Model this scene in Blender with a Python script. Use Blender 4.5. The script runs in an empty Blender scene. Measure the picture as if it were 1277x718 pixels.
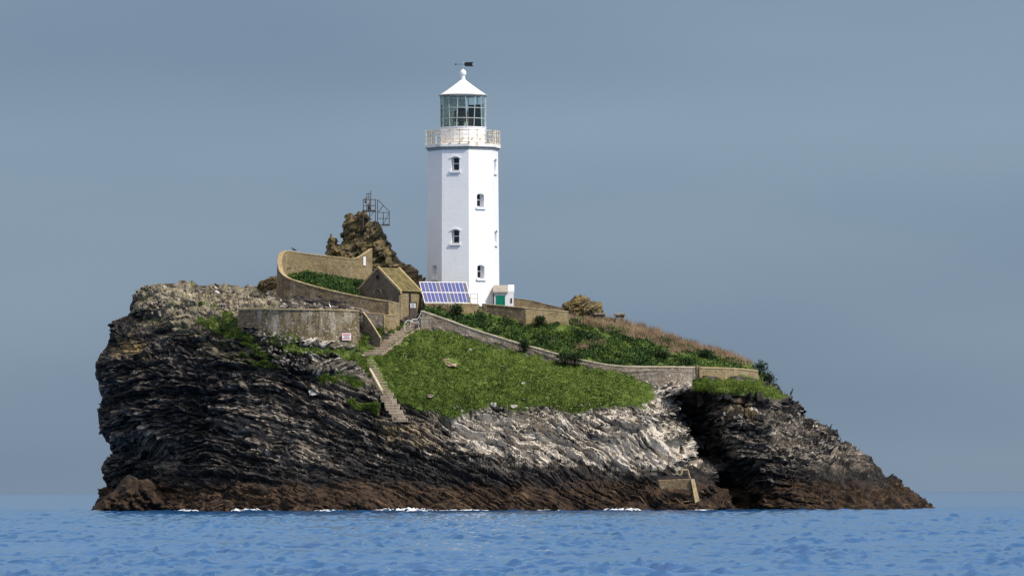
import bpy, math, random
import numpy as np
from mathutils import Vector, Matrix

# ------------------------------------------------------------------ camera, world, sun, exposure
SC = bpy.context.scene
COL = SC.collection
FPX, DIST, CAM_H = 7700.0, 700.0, 2.0            # focal length in photo pixels, metres to the tower, eye height
CX, HY, ROLL = 638.5, 613.6, 0.00235             # photo column of the axis, horizon row, slight roll
cam_d = bpy.data.cameras.new('camera'); cam = bpy.data.objects.new('camera', cam_d); COL.objects.link(cam)
cam_d.sensor_width = 36.0; cam_d.lens = FPX / 1277.0 * 36.0
cam_d.shift_y = (HY - 359.0) / 1277.0
cam_d.clip_start = 1.0; cam_d.clip_end = 90000.0
cam.matrix_world = Matrix.Translation((0, -DIST, CAM_H)) @ Matrix.Rotation(math.pi / 2, 4, 'X') @ Matrix.Rotation(-ROLL, 4, 'Z')
SC.camera = cam

SUN_AZ, SUN_EL = math.radians(56), math.radians(45)     # azimuth to the right of the direction towards the camera
sun_vec = Vector((math.sin(SUN_AZ) * math.cos(SUN_EL), -math.cos(SUN_AZ) * math.cos(SUN_EL), math.sin(SUN_EL)))
sd = bpy.data.lights.new('sun', 'SUN'); sun = bpy.data.objects.new('sun', sd); COL.objects.link(sun)
sd.energy = 2.9; sd.angle = math.radians(0.9); sd.color = (1.0, 0.95, 0.88)
sun.rotation_euler = sun_vec.to_track_quat('Z', 'Y').to_euler()
sun.location = (60, -60, 80)

W = bpy.data.worlds.new('World'); SC.world = W; W.use_nodes = True
nt = W.node_tree; nt.nodes.clear()
n_out = nt.nodes.new('ShaderNodeOutputWorld'); n_bg = nt.nodes.new('ShaderNodeBackground')
n_sky = nt.nodes.new('ShaderNodeTexSky'); n_sky.sky_type = 'NISHITA'; n_sky.sun_disc = False
n_sky.sun_elevation = SUN_EL; n_sky.sun_rotation = math.pi - SUN_AZ
n_sky.air_density = 1.2; n_sky.dust_density = 0.3; n_sky.ozone_density = 2.0
n_bg.inputs['Strength'].default_value = 0.15
# a high veil of grey-blue cloud over the whole dome, unseen warm zenith glow added to lift and neutralise shaded faces
tc = nt.nodes.new('ShaderNodeTexCoord')
mp = nt.nodes.new('ShaderNodeMapping'); mp.inputs['Scale'].default_value = (5, 5, 24); mp.inputs['Location'].default_value = (0, 0, 5.2)
nz = nt.nodes.new('ShaderNodeTexNoise'); nz.inputs['Scale'].default_value = 1.0; nz.inputs['Detail'].default_value = 3.0; nz.inputs['Roughness'].default_value = 0.45
sep = nt.nodes.new('ShaderNodeSeparateXYZ')
el = nt.nodes.new('ShaderNodeMapRange'); el.inputs['From Min'].default_value = 0.32; el.inputs['From Max'].default_value = 1.0
el.interpolation_type = 'SMOOTHSTEP'
veil = nt.nodes.new('ShaderNodeValToRGB')
ve = veil.color_ramp
ve.elements[0].position = 0.30; ve.elements[0].color = (0.66, 1.00, 1.50, 1)
ve.elements[1].position = 0.72; ve.elements[1].color = (1.07, 1.49, 1.98, 1)
zen = nt.nodes.new('ShaderNodeMix'); zen.data_type = 'RGBA'; zen.blend_type = 'MIX'
zen.inputs[7].default_value = (15.6, 11.6, 7.6, 1)
mx = nt.nodes.new('ShaderNodeMix'); mx.data_type = 'RGBA'; mx.inputs[0].default_value = 0.88
L = nt.links.new
L(tc.outputs['Generated'], mp.inputs['Vector']); L(mp.outputs[0], nz.inputs['Vector']); L(nz.outputs[0], veil.inputs[0])
L(tc.outputs['Generated'], sep.inputs[0]); L(sep.outputs[2], el.inputs[0])
L(el.outputs[0], zen.inputs[0]); L(veil.outputs[0], zen.inputs[6])
vf = nt.nodes.new('ShaderNodeMapRange')      # the cloud bank is dense over the horizon and thins upwards
vf.inputs['From Min'].default_value = 0.085; vf.inputs['From Max'].default_value = 0.22; vf.inputs['To Min'].default_value = 0.97; vf.inputs['To Max'].default_value = 0.42
L(sep.outputs[2], vf.inputs[0]); L(vf.outputs[0], mx.inputs[0])
L(n_sky.outputs[0], mx.inputs[6]); L(zen.outputs[2], mx.inputs[7])
L(mx.outputs[2], n_bg.inputs['Color']); L(n_bg.outputs[0], n_out.inputs[0])

SC.view_settings.view_transform = 'Standard'; SC.view_settings.look = 'None'
SC.view_settings.exposure = 0.50; SC.view_settings.gamma = 1.0; SC.view_settings.use_curve_mapping = False

# ------------------------------------------------------------------ helpers
random.seed(7); RNG = np.random.default_rng(11)

def Wn(px, py, y):
    """photo pixel + distance from the tower plane -> world (arrays or scalars)"""
    dx = px - CX; dz = HY - py
    x = dx * math.cos(ROLL) + dz * math.sin(ROLL); z = -dx * math.sin(ROLL) + dz * math.cos(ROLL)
    k = (DIST + y) / FPX
    return x * k, y, CAM_H + z * k

def P(px, py, y):
    return Vector(Wn(float(px), float(py), float(y)))

PERM = RNG.permutation(256); PERM = np.concatenate([PERM, PERM, PERM])
GR = RNG.normal(size=(256, 3)); GR /= np.linalg.norm(GR, axis=1)[:, None]
RV = RNG.random((256, 4))
def hsh(i, j, k):
    return PERM[(PERM[(PERM[i & 255] + j) & 255] + k) & 255]
def gnoise(p):
    i = np.floor(p).astype(np.int64); f = p - i; u = f * f * f * (f * (f * 6 - 15) + 10)
    r = 0
    for a in (0, 1):
        for b in (0, 1):
            for c in (0, 1):
                g = GR[hsh(i[:, 0] + a, i[:, 1] + b, i[:, 2] + c)]
                d = g[:, 0] * (f[:, 0] - a) + g[:, 1] * (f[:, 1] - b) + g[:, 2] * (f[:, 2] - c)
                w = (u[:, 0] if a else 1 - u[:, 0]) * (u[:, 1] if b else 1 - u[:, 1]) * (u[:, 2] if c else 1 - u[:, 2])
                r = r + w * d
    return r * 1.6
def fbm(p, o=4, g=0.5):
    r = 0; a = 1.0
    for k in range(o):
        r = r + a * gnoise(p * 2 ** k + 17.3 * k); a *= g
    return r
def worley(p):
    i = np.floor(p).astype(np.int64); n = len(p)
    f1 = np.full(n, 9.0); f2 = np.full(n, 9.0); rid = np.zeros(n); fac = np.zeros(n)
    for a in (-1, 0, 1):
        for b in (-1, 0, 1):
            for c in (-1, 0, 1):
                q = i + np.array([a, b, c]); h = hsh(q[:, 0], q[:, 1], q[:, 2])
                o = p - q - RV[h, :3]; d = np.sqrt((o * o).sum(1))
                m = d < f1
                f2 = np.where(m, f1, np.minimum(f2, d)); rid = np.where(m, RV[h, 3], rid); fac = np.where(m, (o * GR[h]).sum(1), fac); f1 = np.where(m, d, f1)
    return f1, f2, rid, fac
def sstep(a, b, x):
    t = np.clip((x - a) / (b - a), 0, 1); return t * t * (3 - 2 * t)

def inside(px, py, poly):
    r = np.zeros(np.shape(px), bool); n = len(poly)
    for k in range(n):
        x0, y0 = poly[k]; x1, y1 = poly[(k + 1) % n]
        if y0 == y1: continue
        c = ((y0 > py) != (y1 > py)) & (px < (x1 - x0) * (py - y0) / (y1 - y0) + x0)
        r ^= c
    return r
def polydist(px, py, poly):
    d = np.full(np.shape(px), 1e9); n = len(poly)
    for k in range(n):
        x0, y0 = poly[k]; x1, y1 = poly[(k + 1) % n]
        ex, ey = x1 - x0, y1 - y0; l2 = ex * ex + ey * ey + 1e-9
        t = np.clip(((px - x0) * ex + (py - y0) * ey) / l2, 0, 1)
        d = np.minimum(d, np.hypot(px - x0 - t * ex, py - y0 - t * ey))
    return d
def softmask(px, py, poly, noise, amp, w=3.0):
    """1 inside a polygon, ragged edge"""
    d = polydist(px, py, poly); d = np.where(inside(px, py, poly), d, -d)
    return sstep(-w, w, d + noise * amp)

def tag(o, label=None, cat=None, group=None, kind=None):
    if label: o['label'] = label
    if cat: o['category'] = cat
    if group: o['group'] = group
    if kind: o['kind'] = kind
    return o
def empty(name, loc, label, cat, group=None):
    o = bpy.data.objects.new(name, None); COL.objects.link(o); o.location = loc
    return tag(o, label, cat, group)
def link(name, me, mat, parent=None):
    if mat is not None and not me.materials: me.materials.append(mat)
    o = bpy.data.objects.new(name, me); COL.objects.link(o)
    if parent is not None:
        o.parent = parent
        o.matrix_parent_inverse = parent_matrix(parent).inverted()
    return o
def parent_matrix(p):
    m = Matrix.LocRotScale(p.location, p.rotation_euler, p.scale)
    if p.parent: m = parent_matrix(p.parent) @ p.matrix_parent_inverse @ m
    return m
def np_mesh(name, V, F, mat, smooth=False):
    """V (n,3) float, F (m,k) int"""
    me = bpy.data.meshes.new(name); k = F.shape[1]
    me.vertices.add(len(V)); me.vertices.foreach_set('co', np.ascontiguousarray(V, np.float32).ravel())
    me.loops.add(F.size); me.loops.foreach_set('vertex_index', np.ascontiguousarray(F, np.int32).ravel())
    me.polygons.add(len(F)); me.polygons.foreach_set('loop_start', np.arange(0, F.size, k, dtype=np.int32))
    me.polygons.foreach_set('use_smooth', np.full(len(F), smooth, bool))
    me.update(calc_edges=True); me.validate(); me.materials.append(mat)
    return me
def attr(me, name, arr, typ='FLOAT'):
    a = me.attributes.new(name, typ, 'POINT')
    a.data.foreach_set('value' if typ == 'FLOAT' else 'vector', np.ascontiguousarray(arr, np.float32).ravel())

class MB:
    def __init__(s): s.v = []; s.f = []
    def add(s, vs, fs):
        b = len(s.v); s.v += [tuple(v) for v in vs]; s.f += [tuple(i + b for i in f) for f in fs]; return s
    def box(s, c, size, rz=0.0, M=None):
        hx, hy, hz = size[0] / 2, size[1] / 2, size[2] / 2
        R = M if M is not None else Matrix.Rotation(rz, 3, 'Z')
        vs = [Vector(c) + R @ Vector((x * hx, y * hy, z * hz)) for x in (-1, 1) for y in (-1, 1) for z in (-1, 1)]
        return s.add(vs, [(0, 1, 3, 2), (4, 6, 7, 5), (0, 4, 5, 1), (2, 3, 7, 6), (0, 2, 6, 4), (1, 5, 7, 3)])
    def bar(s, a, b, r, n=6):
        a, b = Vector(a), Vector(b); d = (b - a)
        if d.length < 1e-6: return s
        q = d.to_track_quat('Z', 'Y').to_matrix()
        ring = [q @ Vector((math.cos(2 * math.pi * k / n) * r, math.sin(2 * math.pi * k / n) * r, 0)) for k in range(n)]
        vs = [a + p for p in ring] + [b + p for p in ring]
        fs = [(k, (k + 1) % n, n + (k + 1) % n, n + k) for k in range(n)] + [tuple(range(n))[::-1], tuple(range(n, 2 * n))]
        return s.add(vs, fs)
    def loft(s, rings, cap=True, closed=True):
        n = len(rings[0]); vs = [p for r in rings for p in r]; fs = []
        for a in range(len(rings) - 1):
            for k in range(n if closed else n - 1):
                fs.append((a * n + k, a * n + (k + 1) % n, (a + 1) * n + (k + 1) % n, (a + 1) * n + k))
        if cap: fs += [tuple(range(n))[::-1], tuple(range((len(rings) - 1) * n, len(rings) * n))]
        return s.add(vs, fs)
    def build(s, name, mat, parent=None, smooth=False, bevel=0.0):
        me = bpy.data.meshes.new(name); me.from_pydata(s.v, [], s.f); me.update()
        import bmesh
        bm = bmesh.new(); bm.from_mesh(me); bmesh.ops.recalc_face_normals(bm, faces=bm.faces)
        bm.to_mesh(me); bm.free()
        if smooth: me.polygons.foreach_set('use_smooth', [True] * len(me.polygons))
        o = link(name, me, mat, parent)
        if bevel:
            m = o.modifiers.new('bevel', 'BEVEL'); m.width = bevel; m.segments = 1; m.limit_method = 'ANGLE'
        return o

# ------------------------------------------------------------------ materials
class NT:
    def __init__(s, name, rough=0.8, spec=0.3):
        s.m = bpy.data.materials.new(name); s.m.use_nodes = True; s.t = s.m.node_tree
        s.b = s.t.nodes['Principled BSDF']; s.b.inputs['Roughness'].default_value = rough
        s.b.inputs['Specular IOR Level'].default_value = spec
    def n(s, typ, **kw):
        d = s.t.nodes.new(typ)
        for k, v in kw.items(): setattr(d, k, v)
        return d
    def l(s, a, b): s.t.links.new(a, b)
    def obj(s): return s.n('ShaderNodeTexCoord').outputs['Object']
    def pos(s): return s.n('ShaderNodeNewGeometry').outputs['Position']
    def at(s, name, vec=False):
        a = s.n('ShaderNodeAttribute'); a.attribute_name = name
        return a.outputs['Vector' if vec else 'Fac']
    def noise(s, vec, scale, detail=4, rough=0.55, stretch=None):
        if stretch:
            m = s.n('ShaderNodeMapping'); m.inputs['Scale'].default_value = stretch; s.l(vec, m.inputs['Vector']); vec = m.outputs[0]
        t = s.n('ShaderNodeTexNoise'); t.inputs['Scale'].default_value = scale; t.inputs['Detail'].default_value = detail
        t.inputs['Roughness'].default_value = rough; s.l(vec, t.inputs['Vector']); return t.outputs[0]
    def ramp(s, fac, stops):
        r = s.n('ShaderNodeValToRGB'); e = r.color_ramp.elements
        while len(e) < len(stops): e.new(0.5)
        for i, (p, c) in enumerate(stops):
            e[i].position = p; e[i].color = (c[0], c[1], c[2], 1) if hasattr(c, '__len__') else (c, c, c, 1)
        s.l(fac, r.inputs[0]); return r.outputs[0]
    def mix(s, fac, a, b, mode='MIX'):
        m = s.n('ShaderNodeMix', data_type='RGBA', blend_type=mode)
        for v, k in ((fac, 0), (a, 6), (b, 7)):
            if hasattr(v, 'links'): s.l(v, m.inputs[k])
            elif k == 0: m.inputs[0].default_value = v
            else: m.inputs[k].default_value = (v[0], v[1], v[2], 1)
        return m.outputs[2]
    def math(s, op, a, b=0.0, clamp=False):
        m = s.n('ShaderNodeMath', operation=op, use_clamp=clamp)
        for v, k in ((a, 0), (b, 1)):
            if hasattr(v, 'links'): s.l(v, m.inputs[k])
            else: m.inputs[k].default_value = v
        return m.outputs[0]
    def mr(s, v, a, b, c=0.0, d=1.0):
        m = s.n('ShaderNodeMapRange'); s.l(v, m.inputs[0])
        for k, x in enumerate((a, b, c, d)): m.inputs[k + 1].default_value = x
        return m.outputs[0]
    def bump(s, h, dist, strength=1.0):
        b = s.n('ShaderNodeBump'); b.inputs['Distance'].default_value = dist; b.inputs['Strength'].default_value = strength
        s.l(h, b.inputs['Height']); s.l(b.outputs[0], s.b.inputs['Normal']); return b
    def col(s, c):
        if hasattr(c, 'links'): s.l(c, s.b.inputs['Base Color'])
        else: s.b.inputs['Base Color'].default_value = (c[0], c[1], c[2], 1)
        return s

def plain(name, c, rough=0.6, metal=0.0, var=0.25, scale=3.0, spec=0.3, bump=0.0):
    N = NT(name, rough, spec); N.b.inputs['Metallic'].default_value = metal
    f = N.noise(N.pos(), scale, 5, 0.6)
    N.col(N.mix(N.mr(f, 0.3, 0.7), [x * (1 - var) for x in c], [min(1, x * (1 + var)) for x in c]))
    if bump: N.bump(N.noise(N.pos(), scale * 4, 4), bump)
    return N.m

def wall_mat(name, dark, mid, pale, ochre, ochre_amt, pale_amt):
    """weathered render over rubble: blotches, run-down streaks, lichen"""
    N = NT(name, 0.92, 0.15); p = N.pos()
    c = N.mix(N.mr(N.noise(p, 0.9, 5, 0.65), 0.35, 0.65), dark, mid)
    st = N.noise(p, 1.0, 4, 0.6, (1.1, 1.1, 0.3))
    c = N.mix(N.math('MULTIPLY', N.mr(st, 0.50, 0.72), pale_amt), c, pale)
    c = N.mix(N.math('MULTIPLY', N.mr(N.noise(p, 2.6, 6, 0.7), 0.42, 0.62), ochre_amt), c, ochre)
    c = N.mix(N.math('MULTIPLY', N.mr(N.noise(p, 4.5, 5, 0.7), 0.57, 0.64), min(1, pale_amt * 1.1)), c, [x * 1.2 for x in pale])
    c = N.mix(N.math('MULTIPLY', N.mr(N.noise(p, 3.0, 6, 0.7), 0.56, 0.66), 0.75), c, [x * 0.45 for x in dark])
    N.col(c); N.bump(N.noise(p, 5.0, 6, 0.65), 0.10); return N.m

M = {}
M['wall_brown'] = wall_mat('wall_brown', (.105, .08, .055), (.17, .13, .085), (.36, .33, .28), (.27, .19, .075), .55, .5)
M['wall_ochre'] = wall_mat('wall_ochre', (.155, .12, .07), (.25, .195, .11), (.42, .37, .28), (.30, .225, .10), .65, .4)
M['wall_grey'] = wall_mat('wall_grey', (.15, .12, .095), (.24, .20, .16), (.46, .42, .36), (.28, .22, .11), .3, .7)
M['wall_round'] = wall_mat('wall_round', (.075, .062, .042), (.18, .138, .08), (.52, .48, .40), (.26, .185, .075), .6, .85)
M['coping'] = wall_mat('coping', (.24, .19, .115), (.36, .29, .17), (.52, .47, .36), (.42, .31, .12), .6, .4)
M['coping_pale'] = wall_mat('coping_pale', (.36, .31, .23), (.50, .44, .33), (.62, .58, .48), (.42, .34, .18), .4, .5)
M['gable'] = wall_mat('gable', (.09, .07, .055), (.15, .12, .09), (.30, .27, .23), (.20, .15, .08), .35, .35)  # darker stone: shade of the house gable and wing wall put into its colour
M['step_stone'] = wall_mat('step_stone', (.22, .17, .125), (.36, .29, .22), (.50, .44, .36), (.27, .22, .12), .3, .5)
M['concrete'] = wall_mat('concrete', (.075, .055, .034), (.17, .125, .07), (.32, .27, .19), (.19, .125, .05), .5, .6)

# painted masonry
N = NT('white_paint', 0.55, 0.3); p = N.pos()
c = N.mix(N.mr(N.noise(p, 0.5, 5, 0.6), 0.3, 0.7), (.79, .79, .78), (.84, .84, .83))
c = N.mix(N.math('MULTIPLY', N.mr(N.noise(p, 1.2, 5, 0.65, (2.6, 2.6, .18)), 0.56, 0.80), 0.35), c, (.62, .61, .57))
c = N.mix(N.math('MULTIPLY', N.mr(N.noise(p, 3.5, 4, 0.65), 0.64, 0.76), 0.5), c, (.60, .57, .50))
N.col(c)
br = N.n('ShaderNodeTexWave'); br.wave_type = 'BANDS'; br.bands_direction = 'Z'; br.wave_profile = 'SAW'
br.inputs['Scale'].default_value = 0.65; br.inputs['Distortion'].default_value = 0.15; N.l(p, br.inputs['Vector'])
N.bump(N.math('ADD', N.math('MULTIPLY', N.mr(br.outputs[1], 0.0, 0.10), .25), N.math('MULTIPLY', N.noise(p, 3.0, 6, .65), 1.6)), 0.02, 0.6)
M['white'] = N.m
M['white_plain'] = plain('white_plain', (.80, .80, .79), 0.5, var=.04, scale=2)
# rust-stained white paint of the gallery rails
N = NT('rusty_white', 0.6); f = N.noise(N.pos(), 1.6, 4, 0.65)
N.col(N.ramp(f, [(0.40, (.72, .70, .64)), (0.52, (.62, .50, .30)), (0.66, (.42, .20, .06))])); M['rusty'] = N.m
N = NT('stained_white', 0.6); p = N.pos()
c = N.mix(N.math('MULTIPLY', N.mr(N.noise(p, 1.4, 5, 0.65, (1, 1, .5)), 0.50, 0.68), 0.75), (.79, .78, .75), (.58, .40, .20))
N.col(c); M['stained'] = N.m
M['grey_trim'] = plain('grey_trim', (.33, .34, .33), .6, var=.12)
M['dark_metal'] = plain('dark_metal', (.035, .04, .042), .5, .3)
M['black'] = plain('black_iron', (.012, .013, .013), .5)
M['steel'] = plain('galvanised_steel', (.10, .095, .09), .55, .4, var=.35)
M['rail'] = plain('rail_paint', (.45, .46, .46), .45, .2)
M['bar'] = plain('astragal_paint', (.42, .46, .45), .5)
M['dark_room'] = plain('dark_room', (.012, .014, .016), .9)
M['bright_backing'] = plain('bright_backing_cloth', (.78, .84, .74), .9, var=.05)
M['blind'] = plain('blind_cloth', (.018, .035, .040), .85)
M['lens'] = plain('lens_housing', (.030, .024, .020), .25, .2, spec=.6)
M['brass'] = plain('brass', (.35, .25, .10), .35, .8)
M['green'] = plain('green_paint', (.003, .18, .11), .4, var=.08)
M['sign'] = plain('sign_white', (.78, .78, .76), .5, var=.03)
M['sign_red'] = plain('sign_red', (.55, .05, .05), .5, var=.05)
M['board'] = plain('board_wood', (.085, .065, .05), .85, var=.3)
M['slab_roof'] = plain('slab_roof', (.30, .27, .23), .85, var=.2)
M['panel_frame'] = plain('panel_frame', (.60, .60, .60), .4, .3, var=.05)
M['pink_soil'] = plain('pink_soil', (.42, .30, .22), .95, var=.25, scale=4, bump=.05)
M['pale_stone'] = plain('pale_stone', (.50, .46, .40), .9, var=.3, scale=5, bump=.04)
M['beak'] = plain('beak_yellow', (.55, .35, .05), .5)
M['gull_white'] = plain('gull_white', (.80, .80, .78), .7, var=.03)
M['cormorant'] = plain('cormorant_black', (.016, .017, .018), .6)
M['wood_stem'] = plain('stem_wood', (.10, .075, .05), .9)
# glass
N = NT('lantern_glass', 0.03, 0.5); N.t.nodes.remove(N.b)
tr = N.n('ShaderNodeBsdfTransparent'); tr.inputs[0].default_value = (.94, 1.0, .97, 1)
gl = N.n('ShaderNodeBsdfGlossy'); gl.inputs['Roughness'].default_value = .04; gl.inputs[0].default_value = (.9, 1, .96, 1)
ms = N.n('ShaderNodeMixShader'); lw = N.n('ShaderNodeLayerWeight'); lw.inputs[0].default_value = .25
N.l(N.math('ADD', N.math('MULTIPLY', lw.outputs['Fresnel'], .6), .05), ms.inputs[0]); N.l(tr.outputs[0], ms.inputs[1]); N.l(gl.outputs[0], ms.inputs[2])
N.l(ms.outputs[0], N.t.nodes['Material Output'].inputs[0]); M['glass'] = N.m
N = NT('window_glass', 0.06, 0.5); N.col((.012, .014, .016)); M['win'] = N.m
def cell(name, c):
    N = NT(name, 0.25, 0.45); f = N.noise(N.pos(), 6, 2)
    N.col(N.mix(N.mr(f, .3, .7), [x * .8 for x in c], [x * 1.2 for x in c])); return N.m
CELLS = [cell('solar_blue', (.050, .075, .24)), cell('solar_violet', (.085, .085, .22)), cell('solar_grey', (.10, .10, .15))]
# roof slates with moss
N = NT('mossy_slate', 0.9, .15); p = N.pos()
c = N.mix(N.mr(N.noise(p, 1.6, 5, .65), .40, .60), (.085, .075, .035), (.20, .16, .058))
c = N.mix(N.math('MULTIPLY', N.mr(N.noise(p, 6, 4, .6), .55, .66), .8), c, (.16, .15, .12))
N.col(c); N.bump(N.noise(p, 8, 4), .05); M['slate'] = N.m

# ------------------------------------------------------------------ rock material (island and outcrops)
def rock_mat(name, lichen=False):
    N = NT(name, 0.88, 0.22); p = N.pos(); sp = N.at('sp', True)
    lay = N.noise(sp, 1.0, 6, 0.62, (.22, .22, 1.9))
    lay2 = N.noise(sp, 1.0, 5, 0.6, (.7, .7, 5.5))
    blot = N.noise(p, .16, 4, .55)
    fine = N.noise(p, 3.2, 5, .65)
    v = N.math('ADD', N.math('MULTIPLY', lay, .50), N.math('ADD', N.math('MULTIPLY', lay2, .32), N.math('MULTIPLY', fine, .18)))
    if lichen:
        c = N.ramp(v, [(.36, (.020, .016, .011)), (.46, (.070, .056, .034)), (.55, (.165, .13, .07)), (.66, (.28, .24, .16))])
        c = N.mix(N.math('MULTIPLY', N.mr(N.noise(p, .8, 5, .65), .48, .60), .70), c, (.23, .17, .055))
        c = N.mix(N.math('MULTIPLY', N.mr(N.noise(p, 1.3, 5, .65), .56, .66), .6), c, (.08, .085, .035))
    else:
        vz = N.n('ShaderNodeTexVoronoi'); vz.inputs['Scale'].default_value = 1.0
        mpv = N.n('ShaderNodeMapping'); mpv.inputs['Scale'].default_value = (1.1, 1.1, 3.4); N.l(sp, mpv.inputs['Vector']); N.l(mpv.outputs[0], vz.inputs['Vector'])
        sv = N.n('ShaderNodeSeparateColor'); N.l(vz.outputs['Color'], sv.inputs[0])
        v = N.math('ADD', v, N.math('MULTIPLY', N.math('SUBTRACT', sv.outputs[0], .5), .13))
        v = N.math('ADD', v, N.mr(blot, .38, .62, -.055, .045))
        c = N.ramp(v, [(.40, (.009, .009, .0095)), (.49, (.026, .024, .023)), (.56, (.072, .063, .054)), (.63, (.165, .142, .115)), (.74, (.30, .27, .23))])
        # pale slate slabs: lighter, browner beds
        c = N.mix(N.math('MULTIPLY', N.at('pale'), N.mr(v, .44, .58)), c, (.27, .225, .175))
        # guano and white lichen
        gz = N.noise(sp, 1.0, 6, .70, (.30, .30, 2.2)); gf = N.noise(p, 2.6, 6, .72)
        g = N.math('ADD', N.math('ADD', N.math('MULTIPLY', gz, .62), N.math('MULTIPLY', gf, .38)), N.math('MULTIPLY', N.at('guano'), .168))
        g = N.math('ADD', g, N.math('MULTIPLY', N.math('SUBTRACT', sv.outputs[1], .5), .10))
        c = N.mix(N.mr(g, .585, .69), c, (.60, .545, .46))
        # lichen green-ochre on the top
        c = N.mix(N.math('MULTIPLY', N.at('lichen'), N.mr(N.noise(p, 1.1, 6, .7), .40, .58)), c, (.24, .21, .135))
        c = N.mix(N.math('MULTIPLY', N.at('lichen'), N.mr(N.noise(p, .7, 6, .7), .56, .64)), c, (.085, .12, .03))
        # ochre stain
        c = N.mix(N.math('MULTIPLY', N.at('ochre'), N.mr(N.noise(p, 1.5, 5, .65), .35, .55)), c, (.27, .20, .095))
        # tidal belts: black lichen, then brown weed
        s = N.n('ShaderNodeSeparateXYZ'); N.l(p, s.inputs[0])
        zz = N.math('ADD', s.outputs[2], N.math('MULTIPLY', N.math('SUBTRACT', N.noise(p, .22, 6, .65), .5), 5.0))
        c = N.mix(N.mr(zz, 5.2, 3.9, 0, .78), c, (.013, .0125, .013))
        wd = N.mix(N.mr(N.noise(p, 1.3, 6, .7), .38, .62), (.009, .0068, .0055), (.060, .036, .020))
        wd = N.mix(N.math('MULTIPLY', N.mr(N.noise(sp, 1.0, 5, .65, (.4, .4, 2.5)), .56, .66), .7), wd, (.17, .105, .055))
        c = N.mix(N.mr(zz, 3.2, 2.5, 0, .93), c, wd)
        # turf and soil
        tf = N.mix(N.mr(N.noise(p, 2.4, 5, .6), .35, .65), (.045, .075, .014), (.115, .165, .030))
        c = N.mix(N.at('grass'), c, tf)
    N.col(c)
    N.bump(N.math('ADD', N.math('MULTIPLY', lay2, .8), N.math('MULTIPLY', N.noise(p, 4.0, 6, .75), .8)), .13, .9)
    return N.m
M['rock'] = rock_mat('slate_rock'); M['rock_lichen'] = rock_mat('lichen_rock', True)

# ------------------------------------------------------------------ the island: silhouette and front relief (photo px, px, metres)
LEFT = [(100, 668, 4), (108, 640, 4), (124, 620, 5), (128, 612, 6), (131, 592, 6), (130, 575, 6), (137, 562, 7), (129, 552, 6.5), (121, 536, 6),
        (120, 512, 6), (128, 497, 6), (122, 485, 6), (123, 476, 6), (119, 466, 6), (122, 451, 6), (128, 440, 6), (134, 429, 6), (137, 411, 6.5),
        (140, 400, 6.5), (161, 395, 6), (164, 389, 6), (166, 368, 6), (176, 356, 5)]
TOP = [(188, 354, 4.5), (200, 351, 4), (212, 352, 4), (240, 352, 4), (250, 356, 4), (276, 355, 4), (310, 358, 4), (335, 356, 3), (352, 340, 2), (400, 332, 2),
       (455, 336, 3), (520, 356, 4), (545, 370, 4), (620, 374, 4), (640, 376, 4), (700, 384, 3), (745, 396, 1), (780, 404, 0), (830, 419, 0), (870, 432, 0),
       (910, 443, 0), (935, 454, 0), (950, 463, 1)]
RIGHT = [(960, 476, 1), (985, 491, 1), (992, 498, 1), (1003, 507, 1), (1005, 520, 1), (1020, 526, 1), (1040, 538, 1), (1050, 553, 1), (1064, 556, 1), (1076, 568, 1),
         (1088, 577, 1), (1101, 591, 1), (1118, 600, 1), (1130, 608, 1), (1150, 622, 2), (1166, 636, 2), (1190, 668, 2)]
OUT = LEFT + TOP + RIGHT
OUTLINE = [(a, b) for a, b, c in OUT] + [(1190, 668)]
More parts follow.
